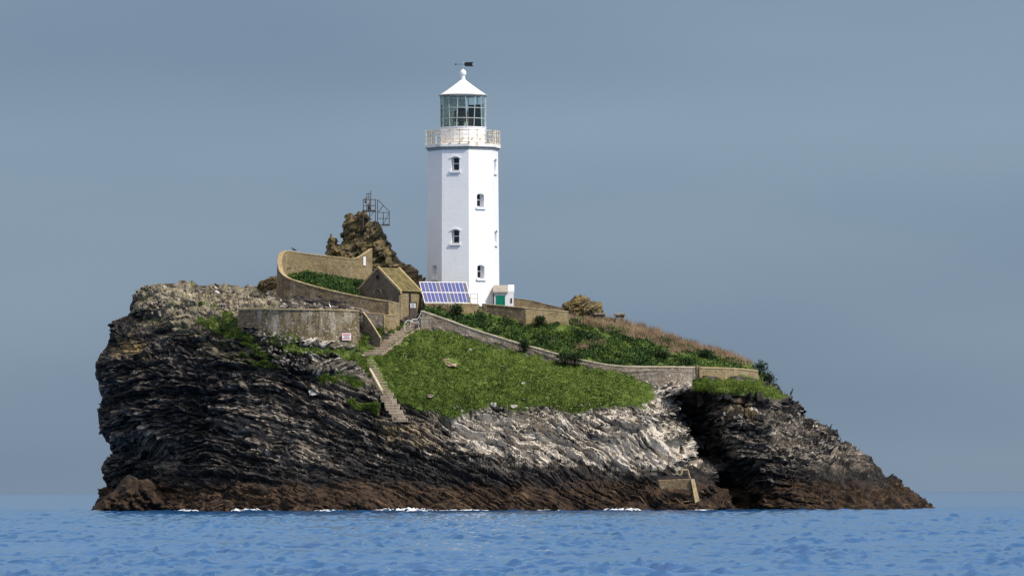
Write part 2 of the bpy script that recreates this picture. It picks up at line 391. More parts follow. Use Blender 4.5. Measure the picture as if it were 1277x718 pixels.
CTRL = [
 # below the water
 (150, 664, -7), (200, 664, -15), (260, 664, -23), (330, 664, -29), (420, 664, -34), (520, 664, -35.5), (620, 664, -35), (720, 664, -35), (800, 664, -35),
 (860, 664, -33), (903, 664, -29), (913, 664, -18), (930, 664, -20), (960, 664, -24), (1020, 664, -25), (1080, 664, -21), (1130, 664, -12),
 # tide line
 (140, 630, 0), (170, 630, -8), (230, 630, -17), (300, 630, -25), (380, 632, -31.5), (460, 632, -33), (560, 630, -33.5), (660, 630, -33.5), (760, 630, -33.5), (830, 630, -32.5),
 (880, 630, -30), (906, 630, -26), (914, 628, -15), (935, 628, -18), (970, 626, -22.5), (1030, 626, -22.5), (1090, 624, -15), (1135, 622, -4),
 (150, 605, -1), (200, 600, -9), (250, 605, -17), (320, 605, -24), (420, 605, -30), (520, 605, -31.5), (620, 602, -32), (720, 602, -32), (800, 605, -32), (850, 605, -30.5), (886, 606, -27.5), (894, 606, -12),
 (912, 600, -15), (950, 600, -21.5), (1010, 598, -21), (1060, 595, -14), (1095, 596, -3),
 # shelf above the tide
 (560, 588, -30.5), (640, 588, -31), (720, 588, -31), (800, 590, -31), (640, 578, -28.8), (720, 580, -28.6), (800, 584, -28.8), (830, 592, -30.5), (858, 592, -29.8), (858, 584, -27.5),
 # cliff, middle
 (150, 572, -1), (180, 570, -4), (210, 575, -8), (260, 570, -16), (330, 570, -21.5), (420, 570, -26.5), (500, 570, -28.5), (560, 565, -28.8), (640, 560, -28), (720, 560, -27.5), (800, 562, -27.2), (845, 565, -26.8),
 (862, 568, -25.5), (868, 568, -9), (888, 568, -11.5), (915, 568, -18), (950, 570, -20.5), (1010, 568, -17.5), (1050, 570, -6),
 (148, 545, -4), (190, 545, -9), (250, 545, -14.5), (330, 545, -19.5), (420, 545, -24.5), (500, 545, -27), (600, 540, -27), (720, 538, -26.3), (800, 538, -26), (840, 540, -25),
 (854, 540, -24), (860, 540, -8), (880, 542, -10), (905, 545, -17.5), (950, 545, -19.5), (1000, 545, -13.5), (1030, 545, -4),
 (148, 515, -5), (210, 520, -11), (280, 520, -16), (360, 520, -20.5), (440, 520, -24), (500, 523, -25.7), (560, 518, -26), (640, 516, -25.7), (720, 518, -25.2), (790, 513, -24.8), (826, 513, -23.8),
 (834, 518, -22), (840, 520, -8), (868, 520, -10.5), (905, 522, -17.5), (950, 522, -18.5), (990, 520, -8),
 # under the right-hand lip
 (842, 497, -9), (880, 501, -13.2), (930, 504, -14.8), (970, 510, -10.5), (985, 505, -4),
 (842, 487, -15), (860, 486, -16.2), (900, 489, -17.4), (945, 495, -16.2), (972, 499, -11),
 (862, 474, -13.4), (905, 474, -12), (944, 474, -9.0), (965, 482, -5),
 # left cliff, upper
 (145, 480, -3.5), (210, 485, -10), (280, 485, -15), (360, 485, -19.2), (430, 487, -22), (470, 490, -23.5),
 (145, 450, -3), (210, 450, -8.7), (290, 450, -14), (360, 452, -17.8), (430, 455, -19.5),
 (155, 415, -1.5), (210, 420, -6.3), (270, 420, -10.8), (300, 425, -13.5), (330, 432, -16), (380, 435, -18), (430, 435, -18),
 (175, 385, 0.5), (210, 390, -3.2), (260, 395, -7.5), (200, 365, 1.5), (250, 370, -1), (300, 372, -4.5), (330, 366, -4),
 # round retaining wall: foot, then terrace behind it
 (300, 404, -12.6), (320, 409, -14.4), (345, 413, -15.8), (370, 417, -16.6), (400, 421, -16.9), (430, 424, -16.6), (447, 425, -16),
 (300, 388, -10.8), (320, 386, -12.5), (345, 386, -14), (370, 386, -14.8), (400, 386, -15.2), (430, 387, -15), (447, 388, -14.4),
 # curved garden wall: foot in front, bed inside, foot of the back leg
 (340, 368, -7), (352, 373, -8.6), (382, 382, -10.2), (410, 386, -11.2), (440, 391, -12.3), (484, 402, -13.0),
 (362, 347, -6.6), (382, 354, -7.8), (410, 361, -8.7), (440, 368, -9.8), (362, 337, -4.3), (382, 340, -3.7), (418, 347, -3.1), (441, 351, -2.7), (458, 352, -2),
 # house, steps
 (450, 376, -7), (470, 380, -9), (497, 404, -11.2), (526, 398, -8.6), (515, 400, -10.8), (495, 416, -13.6), (475, 430, -16), (460, 444, -17.8), (480, 418, -14),
 (460, 460, -19.6), (470, 480, -21.8),
 # slope of turf
 (500, 420, -14.6), (530, 412, -13.3), (560, 415, -13.5), (600, 428, -14.3), (640, 440, -15.2), (700, 454, -16.2), (760, 465, -16.9), (785, 480, -18.6),
 (500, 455, -19), (560, 460, -19.2), (640, 470, -20.2), (720, 480, -20.5), (780, 492, -21.6), (500, 490, -23.2), (560, 495, -23.6), (640, 497, -23.6), (720, 500, -23.4), (800, 503, -23.2),
 # long wall: foot and the ground just behind its top
 (530, 404, -12.2), (560, 411, -12.6), (600, 424, -13.3), (640, 436, -14.1), (700, 451, -15.1), (740, 458, -15.6), (783, 464, -15.9), (830, 478, -16.6), (868, 470, -14.0), (905, 471, -11.6), (944, 472, -8.8),
 (530, 392, -11.2), (560, 402, -11.6), (600, 415, -12.3), (640, 427, -13.1), (700, 443, -14.1), (740, 451, -14.6), (783, 458, -14.6), (830, 459, -13.8), (868, 459, -12.8), (905, 459, -10.2), (944, 461, -7.4),
 # bank behind the wall and terrace of the tower
 (548, 386, -8.2), (580, 394, -8.8), (610, 400, -9.4), (655, 407, -9.6), (706, 407, -7.6), (720, 425, -10), (780, 432, -8.6), (850, 445, -7.5), (900, 452, -5),
 (545, 380, -5.4), (577, 383, -4.6), (610, 386, -6.5), (650, 386, -6.5), (690, 390, -4), (740, 402, -3), (800, 416, -3.5), (860, 434, -3), (910, 447, -2.5),
]
BACK = [(150, 640, 16), (250, 640, 26), (450, 640, 33), (700, 640, 33), (950, 640, 26), (1100, 640, 14), (170, 500, 13), (250, 500, 18), (450, 500, 24), (700, 500, 23), (900, 520, 16), (1000, 570, 12),
        (220, 420, 10), (350, 420, 14), (550, 430, 16), (750, 440, 12), (1080, 610, 9), (450, 390, 10), (650, 400, 9)]
AN = 1.6
class RBF:
    def __init__(s, pts):
        a = np.array(pts, float); s.p = a[:, :2] * [1, AN]; n = len(a)
        K = np.linalg.norm(s.p[:, None] - s.p[None], axis=2)
        A = np.zeros((n + 1, n + 1)); A[:n, :n] = -K - np.eye(n) * 0.4; A[:n, n] = 1; A[n, :n] = 1
        s.w = np.linalg.solve(A, np.append(a[:, 2], 0))
    def __call__(s, px, py):
        px = np.atleast_1d(np.asarray(px, float)); py = np.atleast_1d(np.asarray(py, float)) * AN
        r = np.full(px.shape, s.w[-1])
        for (x, y), w in zip(s.p, s.w[:-1]): r -= w * np.hypot(px - x, py - y)
        return r
def dense(pts, step):
    r = []
    for (a, b) in zip(pts[:-1], pts[1:]):
        n = max(1, int(math.hypot(b[0] - a[0], b[1] - a[1]) / step))
        for k in range(n): r.append(tuple(a[i] + (b[i] - a[i]) * k / n for i in range(len(a))))
    return r + [tuple(pts[-1])]
EDGE = dense(OUT, 12)
YF = RBF(EDGE + CTRL); YB = RBF(EDGE + BACK)
def yf(px, py): return float(YF(px, py)[0])

DIPX = np.array([100, 220, 330, 450, 600, 830, 880, 960, 1080, 1170], float)
DIPA = np.tan(np.radians([2, 8, 20, 24, 30, 32, 16, 12, 22, 30]))
_gx = np.linspace(80, 1200, 600); _gt = np.concatenate([[0], np.cumsum(np.interp(_gx, DIPX, DIPA)[:-1] * np.diff(_gx))]) * 0.0909
def strat(px, V):
    """bedding coordinate: constant along a bed; beds dip to the right"""
    q = V[:, 2] + np.interp(px, _gx, _gt) + 0.22 * V[:, 1]
    return q + 0.9 * fbm(V / 9.0, 2) + 0.28 * gnoise(V / 2.4)

def vnormals(V, F):
    a, b, c, d = (V[F[:, k]] for k in range(4)); n = np.cross(c - a, d - b)
    r = np.zeros_like(V)
    for k in range(4): np.add.at(r, F[:, k], n)
    return r / (np.linalg.norm(r, axis=1)[:, None] + 1e-12)

def beds(q, V, thick, seed, jl):
    """offset of every bed, broken along its length by joints"""
    t = q / thick; k = np.floor(t).astype(np.int64); f = t - k
    h = RV[hsh(k, k * 0 + seed, k * 0 + 3), 0]
    s = (V[:, 0] + 0.5 * V[:, 1]) / (jl * (0.6 + h)) + h * 37; j = np.floor(s).astype(np.int64); g = s - j
    r = RV[hsh(k, j, j * 0 + seed), 1] - 0.5
    crack = np.exp(-((np.minimum(f, 1 - f)) / 0.10) ** 2) * 0.5 + np.exp(-(np.minimum(g, 1 - g) * jl / 0.10) ** 2) * 0.35
    return r - 0.75 * (f - 0.5) - crack * .7
def rock_disp(V, q, amp=1.0):
    sp = np.stack([V[:, 0], V[:, 1], q], 1)
    d = 0.75 * fbm(V / 7.0, 2)
    mod = 0.45 + 0.9 * np.clip(gnoise(V / 6 + 9) + .4, 0, 1)
    d += 0.70 * beds(q + 0.2 * gnoise(V / 3), V, 1.55, 5, 4.5) * mod
    d += 0.42 * beds(q, V, 0.58, 11, 1.9) * (1.3 - mod * .5)
    d += 0.16 * beds(q, V, 0.24, 23, 0.8)
    f1, f2, rid, fc = worley(sp * [0.42, 0.42, 0.75] + 5)
    d += (0.6 * (rid - .5) + 0.8 * fc) * sstep(0, .10, f2 - f1) - 0.22 * (1 - sstep(0, .10, f2 - f1))
    f1, f2, rid, fc = worley(sp * [1.15, 1.15, 2.1] + 50)
    d += (0.30 * (rid - .5) + 0.45 * fc) * sstep(0, .12, f2 - f1)
    d += 0.08 * fbm(V / 0.5, 2)
    return d * amp

# colour regions (photo px)
G_MAIN = [(490, 428), (510, 414), (530, 411), (560, 414), (600, 428), (650, 441), (700, 454), (760, 464), (790, 472), (812, 482), (817, 500), (800, 507), (765, 508), (740, 512), (712, 516), (682, 508), (650, 512),
          (615, 506), (590, 512), (565, 522), (545, 512), (520, 510), (500, 500), (480, 487), (462, 470), (450, 460), (452, 446), (470, 436)]
G_RIGHT = [(862, 474), (945, 475), (968, 487), (984, 497), (955, 495), (900, 489), (866, 487), (852, 482)]
G_LEFT = [[(250, 392), (290, 388), (300, 404), (318, 420), (330, 440), (300, 430), (262, 412), (240, 402)], [(330, 410), (370, 420), (440, 428), (470, 415), (480, 425), (455, 445), (440, 455), (400, 447), (360, 440), (330, 428)],
          [(385, 468), (420, 462), (455, 472), (462, 482), (420, 482), (395, 478)], [(300, 428), (335, 440), (352, 462), (330, 455), (305, 442)], [(438, 500), (470, 502), (470, 512), (445, 510)], [(455, 410), (520, 398), (500, 416), (470, 434), (445, 432)],
          [(420, 445), (470, 440), (480, 465), (460, 470), (430, 460)]]
G_BANK = [(526, 374), (600, 386), (705, 396), (745, 394), (830, 418), (930, 450), (950, 462), (958, 476), (944, 472), (870, 460), (780, 462), (700, 448), (600, 420), (527, 398)]
G_BED = [(350, 335), (385, 340), (420, 348), (456, 353), (452, 374), (410, 364), (372, 352), (355, 346)]
GUANO = [([(555, 508), (640, 505), (720, 512), (800, 506), (835, 512), (862, 548), (866, 580), (820, 588), (740, 580), (660, 576), (600, 565), (560, 545)], 1.0),
         ([(800, 480), (845, 480), (838, 500), (850, 520), (866, 560), (820, 560), (790, 520)], .75), ([(165, 355), (330, 355), (345, 372), (300, 392), (240, 400), (180, 392)], .35),
         ([(300, 405), (450, 425), (470, 440), (430, 470), (380, 455), (330, 425)], .55), ([(250, 500), (340, 505), (420, 540), (400, 580), (300, 560)], .18),
         ([(480, 520), (600, 545), (620, 580), (520, 560), (460, 535)], .35), ([(870, 505), (1000, 510), (1060, 560), (1040, 600), (950, 590), (890, 530)], .22)]
PALE = [([(560, 505), (700, 510), (840, 505), (866, 580), (740, 582), (600, 570), (470, 530), (480, 505)], 1.0), ([(880, 510), (1010, 520), (1100, 592), (1040, 605), (950, 590)], .55),
        ([(180, 353), (345, 356), (340, 372), (300, 395), (200, 398)], .8), ([(250, 505), (330, 505), (400, 545), (430, 580), (330, 570)], .55), ([(340, 430), (480, 450), (520, 540), (420, 545), (300, 470)], .5),
        ([(160, 515), (185, 512), (190, 540), (165, 540)], 1.0), ([(165, 545), (225, 560), (225, 600), (200, 600)], .6)]

def build_island():
    S = 1.0
    gx = np.arange(96, 1194 + S, S); gy = np.arange(346, 668 + S, S)
    gy = np.arange(328, 668 + S, S)
    X, Y = np.meshgrid(gx, gy); nx, ny = len(gx), len(gy)
    ins = inside(X, Y, OUTLINE)
    q = ins[:-1, :-1] & ins[:-1, 1:] & ins[1:, :-1] & ins[1:, 1:]
    used = np.zeros_like(ins)
    used[:-1, :-1] |= q; used[:-1, 1:] |= q; used[1:, :-1] |= q; used[1:, 1:] |= q
    cnt = np.zeros(ins.shape, int); cnt[:-1, :-1] += q; cnt[:-1, 1:] += q; cnt[1:, :-1] += q; cnt[1:, 1:] += q
    bnd = used & (cnt < 4)
    px, py = X[used], Y[used]; b = bnd[used] & (py < 655)
    idx = -np.ones(ins.shape, int); idx[used] = np.arange(used.sum())
    F = np.stack([idx[1:, :-1][q], idx[1:, 1:][q], idx[:-1, 1:][q], idx[:-1, :-1][q]], 1)
    yfr = YF(px, py); ybk = np.maximum(YB(px, py), yfr + 0.05)
    V = np.stack(Wn(px, py, yfr), 1)
    n = len(px); bi = np.where(b, np.arange(n), n + np.cumsum(~b) - 1)
    sel = ~b; V2 = np.stack(Wn(px[sel], py[sel], ybk[sel]), 1)
    FB = bi[F][:, ::-1]
    VA = np.concatenate([V, V2]); pxa = np.concatenate([px, px[sel]]); pya = np.concatenate([py, py[sel]])
    FA = np.concatenate([F, FB]); front = np.concatenate([np.ones(n, bool), np.zeros(sel.sum(), bool)])
    b_all = np.concatenate([b, np.zeros(sel.sum(), bool)])
    Nn = vnormals(VA, FA)
    qs = strat(pxa, VA)
    nzp = fbm(np.stack([pxa / 14, pya / 9, pxa * 0], 1), 4)
    g = softmask(pxa, pya, G_MAIN, nzp, 5, 2.5)
    g = np.maximum(g, softmask(pxa, pya, G_RIGHT, nzp, 3, 2))
    for k in G_LEFT: g = np.maximum(g, softmask(pxa, pya, k, nzp - .25, 13, 3) * .95)
    bank = softmask(pxa, pya, G_BANK, nzp, 1, 1.5); bed = softmask(pxa, pya, G_BED, nzp, .5, 1)
    g = np.maximum(g, np.maximum(bank, bed)); g = np.where(front, g, 0)
    terr = ((pxa > 450) & (pya < 402)) | ((pxa > 345) & (pya < 386) & (pxa < 460))
    amp = np.where(front, 1 - .93 * g, 0.8)
    amp = np.where(terr, amp * 0.5, amp)
    amp *= 1 - .8 * softmask(pxa, pya, [(818, 592), (868, 592), (872, 618), (818, 618)], nzp * 0, 0, 4)
    # little relief where walls and steps meet the ground
    amp *= 1 - 0.75 * softmask(pxa, pya, [(295, 384), (450, 384), (528, 392), (868, 456), (950, 462), (948, 476), (868, 476), (790, 478), (640, 442), (540, 412), (500, 420), (455, 446), (440, 430), (380, 424), (297, 406)], nzp * 0, 0, 5)
    amp = amp * (1 - .45 * sstep(.35, .8, Nn[:, 2]) * (pxa < 900))
    amp = amp * (.72 + .28 * sstep(0, 12, polydist(pxa, pya, OUTLINE[:-1])))
    d = 1.2 * fbm(VA / 4.0, 3) * amp
    d[:n] = rock_disp(VA[:n], qs[:n]) * amp[:n]
    low = sstep(3.4, 2.2, VA[:, 2] + 1.2 * gnoise(VA / 4)) * (front & ~b_all)
    d = d * (1 - .42 * low) + low * .9 * np.abs(fbm(VA / [4.2, 4.2, 2.2] + 3, 2))
    cush = fbm(VA / 1.1, 3) * 0.24 + (1 - np.abs(gnoise(VA / 0.55 + 3))) * 0.10
    d += cush * g
    VA = VA + Nn * d[:, None]
    me = np_mesh('island', VA, FA, M['rock'])
    attr(me, 'sp', np.stack([VA[:, 0], VA[:, 1], qs], 1), 'FLOAT_VECTOR')
    def reg(lst):
        r = np.zeros(len(pxa))
        for poly, a in lst: r = np.maximum(r, a * softmask(pxa, pya, poly, nzp, 14, 9))
        return np.where(front, r, .1)
    attr(me, 'grass', g); attr(me, 'guano', reg(GUANO)); attr(me, 'pale', reg(PALE))
    attr(me, 'lichen', reg([([(165, 352), (345, 354), (345, 380), (300, 400), (250, 420), (170, 400)], 1.0), ([(240, 400), (330, 430), (330, 470), (250, 440)], .5)]))
    attr(me, 'ochre', reg([([(140, 424), (175, 426), (176, 440), (142, 440)], 1.0), ([(470, 520), (530, 530), (545, 560), (480, 545)], .5), ([(640, 508), (690, 512), (690, 535), (640, 530)], .5), ([(905, 508), (935, 508), (935, 520), (905, 520)], .6)]))
    o = link('island', me, None); tag(o, kind='structure')
    o['label'] = 'dark slate island rock rising steeply from the sea'
    return o
island = build_island()

# free-standing rocks, inflated from their outline with their own depth
def outcrop(name, poly, y0, depth, label, mat, step=0.8, amp=0.5, cat='rock', group=None, edge=12.0, dip=-.6, attrs=None, lean=0.0):
    a = np.array(poly, float); x0, y0p = a.min(0); x1, y1p = a.max(0)
    X, Y = np.meshgrid(np.arange(x0 - 1, x1 + 2, step), np.arange(y0p - 1, y1p + 2, step))
    ins = inside(X, Y, poly); q = ins[:-1, :-1] & ins[:-1, 1:] & ins[1:, :-1] & ins[1:, 1:]
    used = np.zeros_like(ins); cnt = np.zeros(ins.shape, int)
    for s in ((slice(None, -1), slice(None, -1)), (slice(None, -1), slice(1, None)), (slice(1, None), slice(None, -1)), (slice(1, None), slice(1, None))):
        used[s] |= q; cnt[s] += q
    px, py = X[used], Y[used]; b = (cnt[used] < 4)
    idx = -np.ones(ins.shape, int); idx[used] = np.arange(used.sum())
    F = np.stack([idx[1:, :-1][q], idx[1:, 1:][q], idx[:-1, 1:][q], idx[:-1, :-1][q]], 1)
    d = polydist(px, py, poly); t = np.clip(d / edge, 0, 1); h = np.sqrt(np.clip(1 - (1 - t) ** 2, 0, 1))
    h = h * (0.75 + 0.25 * fbm(np.stack([px / 15, py / 15, px * 0 + y0], 1), 3)) * (1 + 0.6 * (py - y0p) / (y1p - y0p))
    h = np.where(b, 0, h)
    sl = lean * (py - y1p) / (y1p - y0p)
    V = np.stack(Wn(px, py, y0 - depth * h - sl), 1); sel = ~b; n = len(px)
    V2 = np.stack(Wn(px[sel], py[sel], y0 + depth * .8 * h[sel] - sl[sel]), 1)
    bi = np.where(b, np.arange(n), n + np.cumsum(~b) - 1)
    VA = np.concatenate([V, V2]); FA = np.concatenate([F, bi[F][:, ::-1]])
    qs = VA[:, 2] + dip * VA[:, 0] + .3 * VA[:, 1] + .4 * fbm(VA / 3, 2)
    VA = VA + vnormals(VA, FA) * (rock_disp(VA, qs, amp))[:, None]
    me = np_mesh(name, VA, FA, mat)
    attr(me, 'sp', np.stack([VA[:, 0], VA[:, 1], qs], 1), 'FLOAT_VECTOR')
    for k, v in (attrs or {}).items(): attr(me, k, np.full(len(VA), v))
    return tag(link(name, me, None), label, cat, group)

outcrop('rock_pinnacle', [(404, 352), (405, 325), (407, 304), (410, 290), (414, 290), (420, 296), (422, 302), (425, 300), (424, 287), (427, 277), (433, 270), (445, 269), (446, 264), (455, 264), (459, 275), (470, 278), (476, 286), (479, 294), (486, 310), (497, 325),
         (507, 333), (517, 337), (529, 347), (532, 366), (470, 366)], 1.5, 2.6, 'jagged ochre-lichened rock pinnacle carrying the steel platform', M['rock_lichen'], .7, .42, edge=16, lean=1.5)
outcrop('rock_outcrop', [(702, 391), (704, 380), (712, 378), (717, 369), (727, 370), (738, 375), (748, 380), (752, 388), (752, 399), (702, 399)], 0.5, 1.5, 'craggy bare rock outcrop on the crest beside the stone pillars', M['rock_lichen'], .6, .42, edge=9)
outcrop('rock_outcrop', [(321, 362), (322, 352), (330, 348), (337, 345), (346, 344), (350, 352), (350, 368), (325, 368)], -1.0, 1.3, 'small dark rock outcrop against the left end of the garden wall', M['rock_lichen'], .6, .4, edge=8)
outcrop('boulder', [(108, 641), (116, 632), (128, 621), (142, 610), (152, 597), (160, 591), (168, 592), (174, 598), (184, 596), (194, 602), (206, 617), (222, 632), (230, 646), (108, 648)], -9.5, 5.0,
        'brown weed-covered boulder at the foot of the left cliff', M['rock'], .8, .16, cat='boulder', edge=30, dip=.5, attrs=dict(pale=0, guano=0, lichen=0, ochre=0, grass=0))
outcrop('boulder', [(240, 648), (248, 634), (262, 623), (276, 620), (290, 624), (300, 638), (302, 648)], -27.0, 2.0, 'low rounded brown boulder at the waterline right of the largest one', M['rock'], .8, .25, cat='boulder', edge=14, attrs=dict(pale=0, guano=0, lichen=0, ochre=0, grass=0))
outcrop('boulder', [(352, 650), (360, 637), (372, 630), (386, 633), (396, 641), (398, 650)], -34.0, 1.6, 'small dark boulder washed by foam below the cliff', M['rock'], .8, .22, cat='boulder', edge=12, attrs=dict(pale=0, guano=0, lichen=0, ochre=0, grass=0))
WET = dict(pale=0, guano=0, lichen=0, ochre=0, grass=0)
for poly, lab in (([(404, 652), (412, 630), (432, 616), (456, 611), (480, 618), (498, 634), (506, 652)], 'broad brown wave-smoothed hump under the middle of the dark cliff'),
                  ([(520, 652), (530, 632), (552, 620), (580, 622), (600, 638), (606, 652)], 'low brown hump of weed-covered rock below the lower steps'),
                  ([(610, 650), (624, 624), (650, 607), (684, 608), (712, 622), (732, 650)], 'large dark brown rock dome under the white-streaked cliff'),
                  ([(745, 650), (758, 632), (782, 622), (806, 626), (824, 640), (828, 650)], 'brown rock hump left of the landing block at the waterline')):
    a_ = np.array(poly, float); mx_, my_ = a_[:, 0].mean(), a_[:, 1].max() - 18
    outcrop('boulder', poly, yf(mx_, my_) + .6, 1.9, lab, M['rock'], .9, .24, cat='boulder', edge=20, dip=.5, attrs=WET)
outcrop('rock_outcrop', [(808, 492), (810, 480), (822, 477), (842, 477), (858, 476), (866, 482), (858, 488), (842, 491), (828, 500), (815, 502)], -16.6, 1.2, 'pale broken rock ledge under the rubble buttress', M['rock'], .7, .35, edge=7, attrs=dict(pale=.8, guano=.7, lichen=0, ochre=0, grass=0))
# two low grey rock faces that break the turf below the round wall
RK = dict(pale=.5, guano=.30, lichen=.1, ochre=0, grass=0)
outcrop('rock_outcrop', [(378, 462), (392, 452), (418, 447), (440, 450), (452, 456), (462, 473), (440, 470), (420, 466), (396, 466)], yf(420, 458) + .3, 1.1, 'grey rock face in the turf between round wall and lower steps', M['rock'], .7, .35, edge=7, attrs=RK)
outcrop('rock_outcrop', [(372, 424), (392, 421), (418, 424), (440, 428), (446, 434), (418, 437), (396, 433), (378, 431)], yf(410, 428) + .2, .8, 'pale rubble ledge at the foot of the round wall', M['rock'], .7, .3, edge=5, attrs=dict(RK, guano=.55))

# ------------------------------------------------------------------ sea
def build_sea():
    xs = np.concatenate([[-45000, -9000, -2000, -500, -160], np.arange(-100, -46, .42), np.arange(-46, -18, .21), np.arange(-18, 18, .105), np.arange(18, 46, .21), np.arange(46, 100.1, .42), [160, 500, 2000, 9000, 45000]])
    ys = [-600.0]
    while ys[-1] < 80: ys.append(ys[-1] + .34 + .95 * max(0, ys[-1] + 560) / 600)
    ys = np.concatenate([[-20000, -5000, -1500, -800, -650], ys, [120, 250, 600, 1500, 4000, 12000, 45000]])
    X, Y = np.meshgrid(xs, ys); Z = np.zeros_like(X)
    rg = np.random.default_rng(5); wind = math.radians(48)
    DX = np.zeros_like(X)
    dd = Y + DIST; ax = np.abs(X)
    for k in range(84):
        if k < 30: lam = .30 * (.62 / .30) ** rg.random(); a = wind + rg.normal() * .6; A = .0056 * lam ** .5; fa = sstep(225, 180, dd) * sstep(18, 17, ax)
        elif k < 60: lam = .62 * (1.3 / .62) ** rg.random(); a = wind + rg.normal() * .6; A = .0088 * lam ** .6; fa = sstep(600, 450, dd) * sstep(45, 43, ax)
        elif k < 76: lam = 1.4 * (3.2 / 1.4) ** rg.random(); a = wind + rg.normal() * .6; A = .0125 * lam ** .6; fa = 1.0
        else: lam = 5 * (16 / 5) ** rg.random(); a = wind + rg.normal() * .8; A = .012; fa = 1.0
        ph = rg.random() * 6.28; kk = 2 * math.pi / lam
        th = kk * (X * math.cos(a) + Y * math.sin(a)) + ph
        sn = np.sin(th); Z += fa * A * sn; DX += fa * A * .6 * np.cos(th) * math.cos(a)
    grp = .78 + .75 * fbm(np.stack([X.ravel() / 7, Y.ravel() / 16, X.ravel() * 0], 1), 3).reshape(X.shape)
    fade = sstep(102, 88, np.abs(X)) * sstep(-602, -560, Y) * sstep(82, 60, Y)
    Z *= fade * np.clip(grp, .25, 1.4); X = X + DX * fade
    n = len(xs); i = np.arange(X.size).reshape(X.shape)
    F = np.stack([i[:-1, :-1].ravel(), i[:-1, 1:].ravel(), i[1:, 1:].ravel(), i[1:, :-1].ravel()], 1)
    N = NT('sea_water', 0.10, 0.5); p = N.pos(); N.b.inputs['IOR'].default_value = 1.33
    N.b.inputs['Specular Tint'].default_value = (1, 1, 1, 1)
    body = N.mix(N.mr(N.noise(p, .035, 3, .5, (1, .5, 1)), .35, .65), (.008, .066, .190), (.011, .080, .225))
    N.col(body)
    h = N.math('ADD', N.noise(p, 1.3, 5, .62, (.8, 1.0, 1)), N.math('MULTIPLY', N.noise(p, 5.0, 3, .6), .25))
    N.bump(h, .07, 1.0)
    me = np_mesh('sea', np.stack([X.ravel(), Y.ravel(), Z.ravel()], 1), F, N.m, True)
    tag(link('sea', me, None), kind='structure')
build_sea()

# ------------------------------------------------------------------ lighthouse
S0 = DIST / FPX
CXL = 577.6
LX = P(CXL, 300, 0).x
def lz(py): return P(CXL, py, 0).z
def opos(r, k, z, y0=0.0):
    a = math.radians(-80.5 + 45 * k); return Vector((LX + r * math.sin(a), y0 - r * math.cos(a), z))
Z0, Z1 = lz(392), lz(188.5)
R0, R1 = 45.8 * S0, 44.3 * S0
light = empty('lighthouse', (LX, 0, Z0), 'tall white octagonal lighthouse with glazed lantern and gallery', 'lighthouse')

def face_open(mb, A, B, C, D, ops):
    """quad wall A(bl) B(br) C(tr) D(tl) with arched openings (u centre, v sill, width, height to the springing, rise); returns maps"""
    w = (B - A).length; h = (D - A).length
    def pt(u, v, dep=0.0):
        t = v / h; a = A.lerp(D, t); b = B.lerp(C, t)
        ww = (b - a).length; p = a.lerp(b, .5) + (b - a).normalized() * (u - w / 2)
        return p - nrm * dep
    def edge(v, right):
        t = v / h; return (B.lerp(C, t) if right else A.lerp(D, t))
    nrm = (B - A).cross(D - A).normalized()
    ops = sorted(ops, key=lambda o: o[1]); v = 0.0
    def quad(*ps): mb.add(ps, [tuple(range(len(ps)))])
    for (u, s, ow, oh, ri) in ops:
        top = s + oh + ri
        quad(edge(v, 0), edge(v, 1), edge(s, 1), pt(u + ow / 2, s), pt(u - ow / 2, s), edge(s, 0))
        n = 6; arc = [(u - ow / 2 + ow * k / n, s + oh + ri * math.sin(math.pi * k / n) ** .8) for k in range(n + 1)]
        quad(edge(s, 0), pt(u - ow / 2, s), pt(u - ow / 2, s + oh), edge(s + oh, 0))
        quad(pt(u + ow / 2, s), edge(s, 1), edge(s + oh, 1), pt(u + ow / 2, s + oh))
        quad(edge(s + oh, 0), pt(u - ow / 2, s + oh), pt(u - ow / 2, top), edge(top, 0))
        quad(pt(u + ow / 2, s + oh), edge(s + oh, 1), edge(top, 1), pt(u + ow / 2, top))
        for k in range(n):
            a, b = arc[k], arc[k + 1]; quad(pt(*a), pt(*b), pt(b[0], top), pt(a[0], top))
        loop = [(u - ow / 2, s), (u + ow / 2, s)] + arc[::-1]
        for k in range(len(loop)):
            a, b = loop[k], loop[(k + 1) % len(loop)]
            if abs(a[0] - b[0]) + abs(a[1] - b[1]) > 1e-6: quad(pt(a[0], a[1]), pt(b[0], b[1]), pt(b[0], b[1], .85), pt(a[0], a[1], .85))
        v = top
    quad(edge(v, 0), edge(v, 1), edge(h, 1), edge(h, 0))
    return pt, nrm
tower = MB(); WINS = []
def fpt(z, k, r=None):
    t = (z - Z0) / (Z1 - Z0); return opos(R0 + (R1 - R0) * t, k, z)
spec = {0: [(348, False)], 1: [(305, True), (215, True)], 2: [(348.5, True), (260, True)], 3: [(305, True), (216, True)]}
for k in range(8):
    A, B, C, D = fpt(Z0, k), fpt(Z0, k + 1), fpt(Z1, k + 1), fpt(Z1, k)
    wd = (B - A).length; ops = []
    sc = (D - A).length / (Z1 - Z0)
    for (py, gl_) in spec.get(k, [(300, True)] if k % 2 else [(250, True)]):
        ops.append((wd / 2, (lz(py) - Z0) * sc, .95, 1.36, .17))
    pt, nrm = face_open(tower, A, B, C, D, ops)
    for o_, (py, gl_) in zip(ops, spec.get(k, [(300, True)])): WINS.append((pt, nrm, o_, gl_, k))
tower_o = tower.build('tower', M['white'], light)
